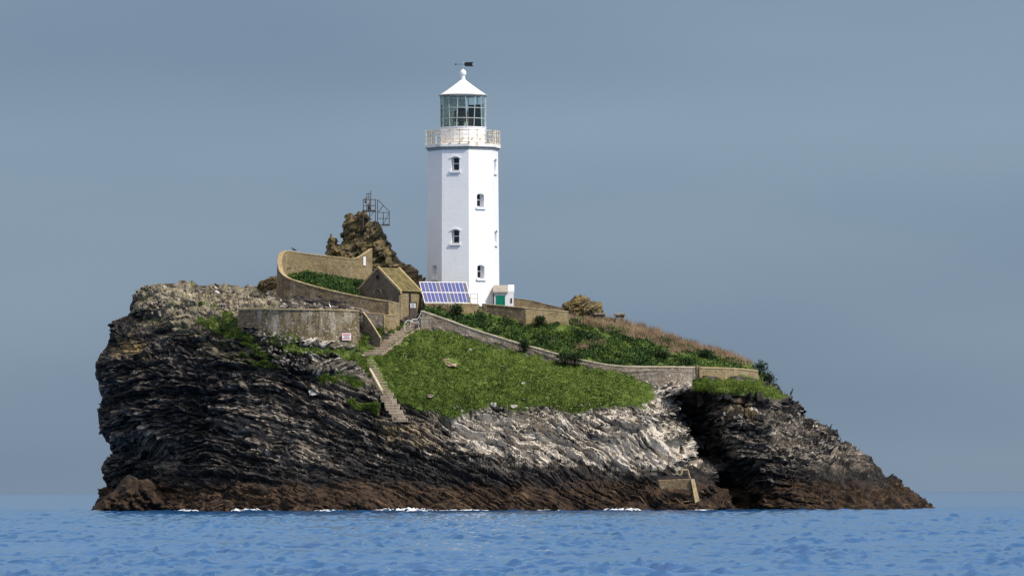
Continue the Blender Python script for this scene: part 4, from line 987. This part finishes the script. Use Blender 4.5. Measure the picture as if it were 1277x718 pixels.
# ------------------------------------------------------------------ steel platform and mast on the pinnacle
pf = empty('steel_platform', P(465, 282, .5), 'rusty steel platform with railings and antenna frame on the rock pinnacle', 'platform')
def beam(a, b, r=.045, name='beam', par=None, mat='steel'): return MB().bar(P(*a), P(*b), r, 5).build(name, M[mat], par or pf)
for y_ in (-.6, 1.2):
    for px in (453, 461, 468.2): beam((px, 284, y_), (px, 248.5, y_), .05, 'post')
    for px, t in ((470.8, 249), (478, 264.5), (485.4, 263)): beam((px, 284, y_) if px < 472 else (px, 280.5, y_), (px, t, y_), .05, 'post')
    for py in (248.8, 256.5, 262.2): beam((453, py, y_), (468.2, py, y_), .045, 'rail')
    for py in (265, 272.5): beam((471, py, y_), (485.4, py, y_), .04, 'rail')
    beam((471, 249, y_), (485.4, 263.5, y_), .045, 'brace'); beam((471, 265.5, y_), (477.8, 256.5, y_), .045, 'brace')
    beam((478.5, 279, y_), (484.8, 266, y_), .03, 'brace'); beam((461, 270, y_), (468.2, 262, y_), .035, 'brace')
for px, py in ((453, 248.8), (453, 262.2), (468.2, 248.8), (485.4, 263.5), (485.4, 279), (471, 249), (471, 272.5)): beam((px, py, -.6), (px, py, 1.2), .04, 'cross_rail')
def deck(x0, x1, py, n):
    a, b = P(x0, py, -.7), P(x1, py, 1.3); MB().box(((a.x + b.x) / 2, .3, a.z), (b.x - a.x, 2.1, .12)).build(n, M['steel'], pf)
deck(452, 469, 262.6, 'deck'); deck(475.5, 486.2, 280, 'deck')
mast = beam((462.4, 264, .3), (462.4, 238, .3), .045, 'mast')
for px, t in ((457.4, 241), (459.8, 241)): beam((px, 263, .2), (px, t, .2), .04, 'antenna', mast)
beam((457.4, 241.4, .2), (462.4, 241.4, .2), .035, 'bracket', mast); beam((457.4, 246, .2), (462.4, 246, .2), .035, 'bracket', mast)
beam((455.6, 253.5, .2), (455.6, 247, .2), .09, 'antenna', mast); MB().box(P(459.4, 251.4, .1), (.32, .3, .42)).build('equipment_box', M['grey_trim'], mast)
MB().box(P(460.2, 258.5, .1), (.30, .3, .6)).build('lamp_housing', M['dark_metal'], mast)

# ------------------------------------------------------------------ steps
def flight(pts, label, drop=-.20):
    p0 = pts[0]; root = empty('stone_steps', P(pts[-1][0], pts[-1][1], yf(pts[-1][0], pts[-1][1])), label, 'steps')
    for k, (px, py, w_) in enumerate(pts):
        y_ = yf(px, py + 1); c = P(px, py, y_)
        MB().box(c + Vector((random.uniform(-.1, .1), .30, drop + random.uniform(-.03, .03))), (w_ * random.uniform(.85, 1.12), .95, .42), random.uniform(-.10, .10) - .12).build('step', M['step_stone'], root, bevel=.04)
    return root
flight([(515 - 48 * t, 405 + 37 * t, 1.35 + .8 * t) for t in [k / 11 for k in range(12)]], 'upper flight of pale stone steps climbing to the house', .02)
flight([(462 + 36 * t ** 1.1, 449 + 73 * t, 1.0 + .75 * t) for t in [k / 21 for k in range(22)]], 'lower flight of narrow steps cut down through turf to rock', -.16)
kb = wall([(456, 452, 455, yf(456, 452) - .3), (462, 462, 466, yf(462, 464) - .3), (469, 475, 480, yf(469, 478) - .3), (475, 486, 490, yf(475, 488) - .3)], 'thin pale kerb beside the lower steps', M['coping_pale'], M['coping_pale'], .25, (.12, .02), 'step_kerb', False, cat='kerb')
kb = wall([(477, 441, 446, yf(478, 444) - .1), (492, 430, 436, yf(493, 434) - .1), (510, 416, 421, yf(511, 419) - .1), (524, 408, 412, yf(525, 410) - .1)], 'sloping stone kerb along the right side of the upper steps', M['step_stone'], M['step_stone'], .2, (.08, .02), 'step_kerb', False, cat='kerb')
def handrail(pts, label):
    root = empty('handrail', P(*pts[0]), label, 'handrail', 'white handrails at the head of the steps'); prev = None; m_ = MB()
    for a, b in zip(pts[:-1], pts[1:]): m_.bar(P(*a), P(*b), .045, 6)
    m_.build('rail', M['rail'], root)
    for a in pts[1:-1:2]: MB().bar(P(*a), P(a[0], a[1] + 11, a[2]), .04, 5).build('post', M['rail'], root)
handrail([(512, 414, -12.9), (511.6, 402, -12.9), (515, 398, -12.7), (520, 398.5, -12.5), (524, 393, -12.3), (525.5, 387, -12.2)], 'bent white handrail at the head of the steps, upper one')
handrail([(504.5, 416, -13.6), (504.6, 403, -13.5), (508, 399.5, -13.3), (512, 400, -13.1), (516, 402.5, -13.0), (522, 401, -12.9), (525, 395, -12.8)], 'bent white handrail at the head of the steps, lower one')

# ------------------------------------------------------------------ landing block
lb = empty('landing_block', P(845, 614, -31.0), 'ochre concrete landing block low on the rocks by the gully', 'landing')
fr = [(820, 598), (824, 620), (846, 626), (867, 626), (863, 596.5)]; ylb = yf(845, 606) - 1.0
f_ = [P(a, b, ylb + (.35 if a > 861 else 0)) for a, b in fr]; b_ = [v + Vector((.3, 3.2, 0)) for v in f_]; n = len(f_)
MB().add(f_ + b_, [tuple(range(n)), tuple(range(n, 2 * n))[::-1]] + [(k, (k + 1) % n, n + (k + 1) % n, n + k) for k in range(n)]).build('block', M['concrete'], lb, bevel=.08)
f_ = [P(861.5, 597, ylb - .02), P(865.5, 597, ylb + .3), P(872, 624, ylb + .2), P(867, 627, ylb - .1)]
MB().add(f_ + [v + Vector((.1, 1.6, 0)) for v in f_], [(0, 1, 2, 3), (7, 6, 5, 4), (0, 4, 5, 1), (1, 5, 6, 2), (2, 6, 7, 3), (3, 7, 4, 0)]).build('ramp', M['coping'], lb)
fr_ = empty('timber_frame', P(853, 598, -30.0), 'small leaning timber frame on the landing block', 'frame')
for a, b in (((848.5, 599, -30.2), (850.5, 585.5, -30.0)), ((861, 599, -29.8), (857.5, 585.5, -29.9)), ((850.5, 585.5, -30.0), (857.5, 585.5, -29.9))): MB().bar(P(*a), P(*b), .11, 5).build('beam', M['coping'], fr_)
ip = MB().bar(P(834.5, 600, -30.2), P(834.0, 563, -30.2), .055, 6).build('iron_post', plain('rust_iron', (.07, .035, .022), .8)); tag(ip, 'thin rusty iron post standing on the landing rocks', 'post')

# ------------------------------------------------------------------ vegetation
def foliage_mat(name, c0, c1, c2, rough=.75):
    N = NT(name, rough, .2); t = N.at('tint')
    N.col(N.ramp(t, [(0.0, c0), (.55, c1), (1.0, c2)]))
    N.b.inputs['Transmission Weight'].default_value = 0.0
    return N.m
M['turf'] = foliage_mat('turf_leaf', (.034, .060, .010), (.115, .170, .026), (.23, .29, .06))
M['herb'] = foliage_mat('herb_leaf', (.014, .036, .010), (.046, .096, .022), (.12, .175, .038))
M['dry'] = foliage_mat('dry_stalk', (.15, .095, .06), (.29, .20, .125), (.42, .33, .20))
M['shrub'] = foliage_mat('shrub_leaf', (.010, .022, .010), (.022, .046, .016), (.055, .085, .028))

def blades(base, nrm, hgt, wid, lean, tint, name, mat, k=3, kind='tri'):
    """k blades per base point"""
    n = len(base); base = np.repeat(base, k, 0); nr = np.repeat(nrm, k, 0); m = n * k
    h = np.repeat(hgt, k) * RNG.uniform(.6, 1.25, m); w = np.repeat(wid, k)
    a = RNG.uniform(0, 2 * math.pi, m); side = np.stack([np.cos(a), np.sin(a), np.zeros(m)], 1)
    ld = RNG.normal(size=(m, 3)) * lean; ld[:, 2] *= .4
    up_ = nr + ld; up_ /= np.linalg.norm(up_, axis=1)[:, None]
    b = base + RNG.normal(size=(m, 3)) * (np.repeat(hgt, k) * .35)[:, None] * [1, 1, .15] - np.array([0, 0, .03])
    if kind == 'tri':
        V = np.stack([b - side * w[:, None] / 2, b + side * w[:, None] / 2, b + up_ * h[:, None]], 1).reshape(-1, 3); q = 3
    else:
        mid = b + up_ * (h * .5)[:, None]
        V = np.stack([b, mid + side * w[:, None] / 2, b + up_ * h[:, None], mid - side * w[:, None] / 2], 1).reshape(-1, 3); q = 4
    F = np.arange(len(V)).reshape(-1, q)
    me = np_mesh(name, V, F, mat); t = np.repeat(np.clip(np.repeat(tint, k) + RNG.normal(size=m) * .10, 0, 1), q); attr(me, 'tint', t)
    return me
def scatter(poly, n, noise_amp=4.0):
    a = np.array(poly, float); lo, hi = a.min(0) - 4, a.max(0) + 4; out = []
    px = RNG.uniform(lo[0], hi[0], n * 4); py = RNG.uniform(lo[1], hi[1], n * 4)
    nzp = fbm(np.stack([px / 14, py / 9, px * 0], 1), 4)
    m = softmask(px, py, poly, nzp - (.25 if noise_amp > 8 else 0), noise_amp, 1.0) > .5
    return px[m][:n], py[m][:n]
def on_ground(px, py):
    y0 = YF(px, py); V = np.stack(Wn(px, py, y0), 1)
    A = np.stack(Wn(px + 1, py, YF(px + 1, py)), 1) - V; B = np.stack(Wn(px, py - 1, YF(px, py - 1)), 1) - V
    n = np.cross(A, B); n /= np.linalg.norm(n, axis=1)[:, None]
    return V, n
UPV = np.array([0, 0, 1.0])
def clump_tint(V, s):
    return np.clip(.5 + .55 * fbm(V / s, 3) + .25 * gnoise(V / (s * .3) + 7), 0, 1)
# turf cushions
parts = []
xs_, ys_ = [], []
for poly, n, am in [(G_MAIN, 26000, 5), (G_RIGHT, 4500, 3)] + [(g_, 1500, 13) for g_ in G_LEFT]:
    a, b = scatter(poly, n, am); xs_.append(a); ys_.append(b)
gx_, gy_ = np.concatenate(xs_), np.concatenate(ys_)
st = (polydist(gx_, gy_, [(515, 405), (467, 442)]) < 5) | (polydist(gx_, gy_, [(462, 449), (498, 522)]) < 5.5)
bare = np.hypot((gx_ - 563) / 10, (gy_ - 452) / 4.5) < 1
keep = ~st & ~bare
V, n_ = on_ground(gx_[keep], gy_[keep])
cush = fbm(V / 1.1, 3)
keep2 = cush > -.55; V, n_, cush = V[keep2], n_[keep2], cush[keep2]
V = V + n_ * (0.09 + .22 * cush)[:, None]
me = blades(V, .6 * n_ + .4 * UPV, .17 + .09 * np.clip(cush + .3, 0, 1.2), np.full(len(V), .085), .55, np.clip(clump_tint(V, 2.6) * .70 + .38 * cush + .10, 0, 1), 'turf', M['turf'], 3)  # tint darkens in the hollows: shade between cushions put into leaf colour
tag(link('turf', me, None), 'bright green cushiony turf on the slope and ledges', 'grass', kind='stuff')
# dark herbs on the bank behind the wall
a, b = scatter([(530, 378), (575, 392), (612, 398), (655, 405), (706, 405), (720, 398), (760, 410), (830, 428), (900, 446), (945, 458), (944, 464), (870, 460), (780, 459), (700, 445), (640, 429), (600, 417), (560, 404), (530, 394)], 15000, 1.5)
V, n_ = on_ground(a, b)
t_ = clump_tint(V, 3.0); keep = fbm(V / 1.6, 3) > -.35
V, t_, n_ = V[keep], t_[keep], n_[keep]; hh = .22 + .30 * np.clip(fbm(V / 2.3 + 4, 3) + .35, 0, 1)
me = blades(V + UPV * (RNG.random(len(V)) * hh)[:, None], .35 * n_ + .65 * UPV, hh * .8, .10 + .10 * RNG.random(len(V)), .9, t_, 'bank_herbs', M['herb'], 3, 'quad')
tag(link('bank_herbs', me, None), 'dark green leafy herbs covering the bank between wall and tower', 'plants', kind='stuff')
a, b = scatter([(530, 392), (600, 410), (700, 440), (780, 452), (860, 452), (900, 452), (860, 440), (780, 425), (700, 415), (640, 412), (570, 398)], 5200, 3)
V, n_ = on_ground(a, b); keep = fbm(V / 2.8 + 30, 3) > .02; V, n_ = V[keep], n_[keep]
me = blades(V + UPV * .12, .5 * n_ + .5 * UPV, np.full(len(V), .30), np.full(len(V), .10), .6, clump_tint(V, 2) * .8, 'bank_grass', M['turf'], 4)
tag(link('bank_grass', me, None), 'lighter green grass between the herbs on the bank', 'grass', kind='stuff')
# bed inside the garden wall
a, b = scatter(G_BED, 3200, .5); V, n_ = on_ground(a, b)
me = blades(V + UPV * (.25 * RNG.random(len(V)))[:, None], UPV + 0 * n_, .36 + .1 * RNG.random(len(V)), np.full(len(V), .15), .8, clump_tint(V, 1.6) * .9, 'bed_herbs', M['herb'], 4, 'quad')
tag(link('bed_herbs', me, None), 'green leafy bed enclosed by the garden wall', 'plants', kind='stuff')
# dry stalks on the crest
a, b = scatter([(735, 396), (770, 401), (800, 408), (830, 417), (870, 431), (910, 442), (940, 455), (930, 456), (890, 446), (840, 436), (790, 424), (750, 412), (715, 404)], 7500, 3)
V, n_ = on_ground(a, b); hh = .45 + .35 * RNG.random(len(V))
me = blades(V, UPV + 0 * n_, hh, np.full(len(V), .040), .22, clump_tint(V, 1.8), 'dry_grass', M['dry'], 4)
tag(link('dry_grass', me, None), 'tan dry grass along the crest right of the pillars', 'grass', kind='stuff')
xs_, ys_ = [], []
for cx_, cy_, rx, ry, n in ((570, 386, 7, 5, 120), (745, 432, 12, 5, 220), (725, 436, 7, 4, 120), (712, 400, 9, 5, 150), (690, 428, 6, 4, 60), (842, 440, 9, 4, 120)):
    xs_.append(RNG.normal(cx_, rx * .5, n)); ys_.append(RNG.normal(cy_, ry * .5, n))
V, n_ = on_ground(np.concatenate(xs_), np.concatenate(ys_))
me = blades(V + UPV * .1, UPV + 0 * n_, np.full(len(V), .55), np.full(len(V), .045), .4, clump_tint(V, 1.0), 'dead_stems', M['dry'], 4)
tag(link('dead_stems', me, None), 'brown dead stems scattered among the bank herbs', 'plants', kind='stuff')
# separate shrubs
def shrub(px, py, y, w_, h_, label, n=420):
    c = P(px, py, y); root = empty('shrub', c, label, 'shrub')
    u = RNG.normal(size=(n, 3)); u /= np.linalg.norm(u, axis=1)[:, None]; r = RNG.random(n) ** .45
    lob = 1 + .35 * gnoise(u * 1.7 + px)
    Q = np.array(c) + u * (r * lob)[:, None] * [w_ / 2, w_ / 2.6, h_ / 2] + [0, 0, h_ * .45]
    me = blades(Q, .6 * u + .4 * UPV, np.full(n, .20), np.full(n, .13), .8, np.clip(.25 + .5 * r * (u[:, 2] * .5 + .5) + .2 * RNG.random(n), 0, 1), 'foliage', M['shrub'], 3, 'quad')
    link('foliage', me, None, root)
    m_ = MB()
    for k in range(4): a_ = random.uniform(0, 6.28); m_.bar(c - Vector((0, 0, .2)), c + Vector((math.cos(a_) * w_ * .22, math.sin(a_) * w_ * .2, h_ * .55)), .03, 5)
    m_.build('stem', M['wood_stem'], root)
shrub(653.5, 439, yf(653, 440) - .5, 1.15, 1.5, 'small round dark shrub against the middle of the long wall')
shrub(703, 453, yf(703, 454) - .5, 1.9, 1.3, 'wide dark shrub against the long wall, left of a pair')
shrub(717, 455, yf(717, 456) - .5, 1.7, 1.6, 'taller dark shrub against the long wall, right of a pair')
shrub(569, 394, -9.8, 1.5, 1.4, 'dark bush in front of the low wall under the solar panels')
shrub(673, 406, -10.4, 1.5, 1.2, 'leafy bush at the foot of the sunlit terrace wall')
shrub(446, 366, -6.5, 1.2, 1.6, 'bush at the left corner of the house gable', 300)
shrub(949, 470, -6.2, 1.6, 1.9, 'dark bush hugging the right end of the ochre wall')
shrub(958, 480, -4.2, 1.6, 1.5, 'low dark bush on the edge of the right-hand turf')
shrub(826, 447, yf(826, 448) - .3, 1.6, .9, 'low dark shrub in dry grass above the boundary wall', 300)
shrub(880, 446, yf(880, 448) - .3, 1.9, 1.1, 'dark shrub below the dry grass near the ochre wall', 300)

# broken slabs and rubble too small to tell apart
M['rubble'] = foliage_mat('rubble_stone', (.05, .045, .04), (.22, .195, .16), (.52, .48, .42), .9)
def rubble(spots):
    P0, S0_ = [], []
    for poly, n, s0, s1 in spots:
        a, b = scatter(poly, n, 3); v, nn_ = on_ground(a, b); P0.append(v + nn_ * .06); S0_.append(RNG.uniform(s0, s1, len(v)) * RNG.uniform(.5, 1, len(v)))
    C = np.concatenate(P0); sz = np.concatenate(S0_); n = len(C)
    box = np.array([[x, y, z] for x in (-1, 1) for y in (-1, 1) for z in (-1, 1)], float) / 2
    fc = np.array([(0, 1, 3, 2), (4, 6, 7, 5), (0, 4, 5, 1), (2, 3, 7, 6), (0, 2, 6, 4), (1, 5, 7, 3)])
    L_ = box[None] * RNG.uniform(.7, 1.3, (n, 8, 3)) * (sz[:, None] * RNG.uniform(.6, 1.2, (n, 3)) * [1.3, 1.0, .55])[:, None]
    q = RNG.normal(size=(n, 4)) * [1, .22, .35, .5] + [1.2, 0, .2, 0]; q /= np.linalg.norm(q, axis=1)[:, None]; w, x, y, z = q.T
    Rm = np.stack([1 - 2 * (y * y + z * z), 2 * (x * y - z * w), 2 * (x * z + y * w), 2 * (x * y + z * w), 1 - 2 * (x * x + z * z), 2 * (y * z - x * w), 2 * (x * z - y * w), 2 * (y * z + x * w), 1 - 2 * (x * x + y * y)], 1).reshape(n, 3, 3)
    V = (np.einsum('nij,nkj->nki', Rm, L_) + C[:, None]).reshape(-1, 3)
    me = np_mesh('rubble', V, (fc[None] + 8 * np.arange(n)[:, None, None]).reshape(-1, 4), M['rubble'])
    attr(me, 'tint', np.repeat(np.clip(RNG.normal(.40, .22, n), 0, 1), 8))
    tag(link('rubble', me, None), 'loose pale rubble and broken slabs on the rock and turf edges', 'rubble', kind='stuff')
rubble([([(172, 358), (330, 358), (345, 372), (296, 386), (250, 396), (190, 394), (168, 385)], 300, .18, .55), ([(300, 404), (345, 415), (400, 424), (446, 428), (440, 436), (380, 432), (330, 424)], 190, .2, .55),
        ([(350, 375), (440, 384), (440, 390), (350, 384)], 90, .25, .6), ([(330, 424), (360, 440), (400, 455), (450, 458), (455, 470), (390, 468), (340, 450)], 130, .2, .5),
        ([(560, 508), (800, 506), (840, 490), (862, 550), (800, 545), (700, 530), (600, 525)], 300, .15, .5), ([(880, 508), (1000, 512), (1050, 560), (1000, 580), (900, 550)], 160, .2, .5), (G_MAIN, 70, .10, .28)])

# stones lying on the turf
def stone(px, py, w_, h_, label, mat, name='stone', flat=.6):
    y_ = yf(px, py); c = P(px, py, y_); n = 60
    import bmesh
    bm = bmesh.new(); bmesh.ops.create_icosphere(bm, subdivisions=3, radius=1)
    co = np.array([v.co[:] for v in bm.verts]); d = 1 + .28 * fbm(co * 1.3 + px, 3)
    k_ = (DIST + y_) / FPX
    co = np.clip(co * 1.25, -.85, .85) * d[:, None] * [w_ * k_ / 2 * 1.15, w_ * k_ / 2 * .9, h_ * k_ / 2 * 1.2]
    for v, p_ in zip(bm.verts, co): v.co = Vector(p_)
    me = bpy.data.meshes.new(name); bm.to_mesh(me); bm.free()
    o = link(name, me, mat); o.location = c + Vector((0, -.05, .03)); o.rotation_euler = (0, random.uniform(-.2, .2), random.uniform(-.6, .6))
    return tag(o, label, 'stone')
stone(803, 506, 8, 4, 'pale flat stone near the right lower corner of the turf', M['pale_stone'])
stone(615, 505, 7, 5, 'pale stone on the lower edge of the turf slope', M['pale_stone'])
stone(641, 507, 8, 4, 'grey stone poking from the turf edge above pale cliff streaks', M['pale_stone'])
stone(537, 494, 9, 4, 'brown-grey stone in the lower left turf', M['wall_grey'])
stone(563, 455, 14, 4, 'pinkish bare stone slab in the upper turf', M['pink_soil'])
stone(556, 449, 9, 3, 'narrow pinkish stone just above the bare slab', M['pink_soil'])
stone(464, 459, 7, 6, 'round grey stone left of the lower steps', M['wall_grey'])
stone(391, 490, 11, 6, 'pale block on the dark rock below the left turf', M['pale_stone'])
stone(742, 483, 5, 2.4, 'tiny brown stone in the middle of the turf slope', M['wall_grey'])
stone(652, 478, 4, 2.2, 'tiny white stone in the middle of the turf slope', M['pale_stone'])
stone(586, 436, 4, 2.2, 'tiny white stone high on the turf slope', M['pale_stone'])
stone(905, 516, 5, 4, 'white stone on the shaded ledge right of the gully', M['gull_white'])

# ------------------------------------------------------------------ birds
def bird(px, py, y, h_, label, mats, face=1, upright=.5, group=None):
    """one continuous body along a bent spine, beak and legs"""
    c = P(px, py, y); root = empty('bird', c, label, 'bird', group)
    sp = [(-.52, .28, .02), (-.38, .34, .07), (-.18, .42, .15), (.05, .52, .18), (.20, .66, .13), (.25, .80, .075), (.28, .90, .085), (.34, .96, .085), (.42, .96, .05), (.46, .95, .02)]
    if upright < .3: sp = [(a * 1.25, .3 + (b - .3) * .75, r) for a, b, r in sp]
    if upright > .8: sp = [(a * .45, .06 + b * .98 if a > -.3 else b * .45, r * .72) for a, b, r in sp]
    rings = []
    for k, (a, b, r) in enumerate(sp):
        q0 = sp[max(k - 1, 0)]; q1 = sp[min(k + 1, len(sp) - 1)]; d = Vector((q1[0] - q0[0], 0, q1[1] - q0[1])).normalized(); nu = Vector((-d.z, 0, d.x))
        rings.append([c + Vector((0, 0, 0)) + (Vector((a, 0, b)) + nu * r * math.cos(2 * math.pi * j / 8) + Vector((0, 1, 0)) * r * .8 * math.sin(2 * math.pi * j / 8)) * h_ * 1.0 for j in range(8)])
    if face < 0: rings = [[Vector((2 * c.x - v.x, v.y, v.z)) for v in r] for r in rings]
    MB().loft(rings).build('body', mats[0], root, True)
    hd = c + Vector((face * .44, 0, .95 if upright >= .3 else .79)) * h_
    if upright > .8: hd = c + Vector((face * .20, 0, .99)) * h_
    if upright < .3: hd = c + Vector((face * .55, 0, .79)) * h_
    MB().loft([[hd + Vector((0, a * .03, b * .03)) * h_ for a, b in ((-1, -1), (1, -1), (1, 1), (-1, 1))], [hd + Vector((face * .2, a * .006, b * .006 - .02)) * h_ for a, b in ((-1, -1), (1, -1), (1, 1), (-1, 1))]]).build('beak', mats[1], root)
    for s in (-1, 1): MB().bar(c + Vector((0, s * .06 * h_, -.12)), c + Vector((face * .02 * h_, s * .06 * h_, .42 * h_)), .022 * h_ + .008, 5).build('leg', mats[1], root)
    for s in (-1, 1):
        w_ = [(.12, .58), (.15, .48), (-.1, .36), (-.45, .27), (-.5, .30), (-.15, .52)]
        if upright > .8: w_ = [(a * .45, b * 1.0 if a > -.3 else b * .6) for a, b in w_]
        if upright < .3: w_ = [(a * 1.25, .3 + (b - .3) * .75) for a, b in w_]
        vs = [c + Vector((face * a, s * .165, b)) * h_ for a, b in w_]; vs2 = [v - Vector((0, s * .05 * h_, 0)) for v in vs]; n = len(vs)
        MB().add(vs + vs2, [tuple(range(n)), tuple(range(n, 2 * n))[::-1]] + [(k, (k + 1) % n, n + (k + 1) % n, n + k) for k in range(n)]).build('wing', mats[2], root)
GULL = (M['gull_white'], M['beak'], M['gull_white']); CORM = (M['cormorant'], M['cormorant'], M['cormorant'])
bird(411.5, 384.9, -16.75, .60, 'white gull standing on the round retaining wall', GULL, -1, 1.0)
bird(366.5, 313.8, -3.9, .55, 'dark bird perched on top of the garden wall', CORM, -1, .2)
for px, py, s, lb_ in ((988.5, 492.5, .85, 'black cormorant standing upright on the upper right edge'), (1031, 533, .55, 'small dark bird on the right ridge, left of three'), (1037, 536.5, .85, 'black cormorant on the right ridge, middle of three'), (1049, 551, .6, 'dark bird low on the right ridge, lowest of three')):
    bird(px - 1.5, py + 1.5, yf(px - 1.5, py + 3) - .1, s, lb_, CORM, 1, 1.0, 'cormorants on the right ridge')

# ------------------------------------------------------------------ foam where the swell meets the rock
def foam_strip(x0, x1, wpx, amp, seed):
    n = int((x1 - x0) / .5); px = np.linspace(x0, x1, n); m = 14
    sh = YF(px, np.full(n, 637.0)) - 2.0
    env = np.clip(np.sin(np.pi * (px - x0) / (x1 - x0)), 0, 1) ** .5 * (.85 + .5 * gnoise(np.stack([px / 9, px * 0 + seed, px * 0], 1)))
    V = []
    for j in range(m + 1):
        t = j / m; y_ = sh + 1.6 - wpx * t * np.clip(env, .1, 1.4); x = Wn(px, 637.0, y_)[0]
        Q = np.stack([x, y_, x * 0], 1)
        z = .07 + 1.0 * amp * np.clip(env, 0, 1.4) * np.sin(np.pi * min(1, t * 1.05)) * (.55 + .75 * fbm(Q * [1.4, 1.4, 1] + seed, 3)); V.append(np.stack([x, y_, np.where(t in (0, 1), -.12, z)], 1))
    V = np.concatenate(V); i = np.arange((m + 1) * n).reshape(m + 1, n)
    F = np.stack([i[:-1, :-1].ravel(), i[1:, :-1].ravel(), i[1:, 1:].ravel(), i[:-1, 1:].ravel()], 1)
    C = V[F].mean(1); tt = np.repeat((np.arange(m) + .5) / m, n - 1)
    F = F[fbm(C * [.9, .9, 0] + seed * 3.1, 4) > -.25 + .55 * np.abs(tt - .35)]      # lacy, thinning seawards
    return V, F
VV, FF, off = [], [], 0
for x0, x1, w_, am, sd_ in ((216, 248, 5, .22, 1), (272, 340, 7, .34, 2), (392, 432, 6, .22, 4), (462, 545, 8, .42, 5), (545, 610, 5.0, .15, 6), (668, 700, 4, .12, 7), (750, 800, 7, .36, 8), (862, 890, 3, .10, 9)):
    v, f = foam_strip(x0, x1, w_, am, sd_); VV.append(v); FF.append(f + off); off += len(v)
N = NT('foam', .8, .3); N.col((.62, .68, .74)); N.bump(N.noise(N.pos(), 6, 5, .7), .1)
tag(link('foam', np_mesh('foam', np.concatenate(VV), np.concatenate(FF), N.m, True), None), 'white foam where the swell breaks on the rocks', 'foam', kind='stuff')
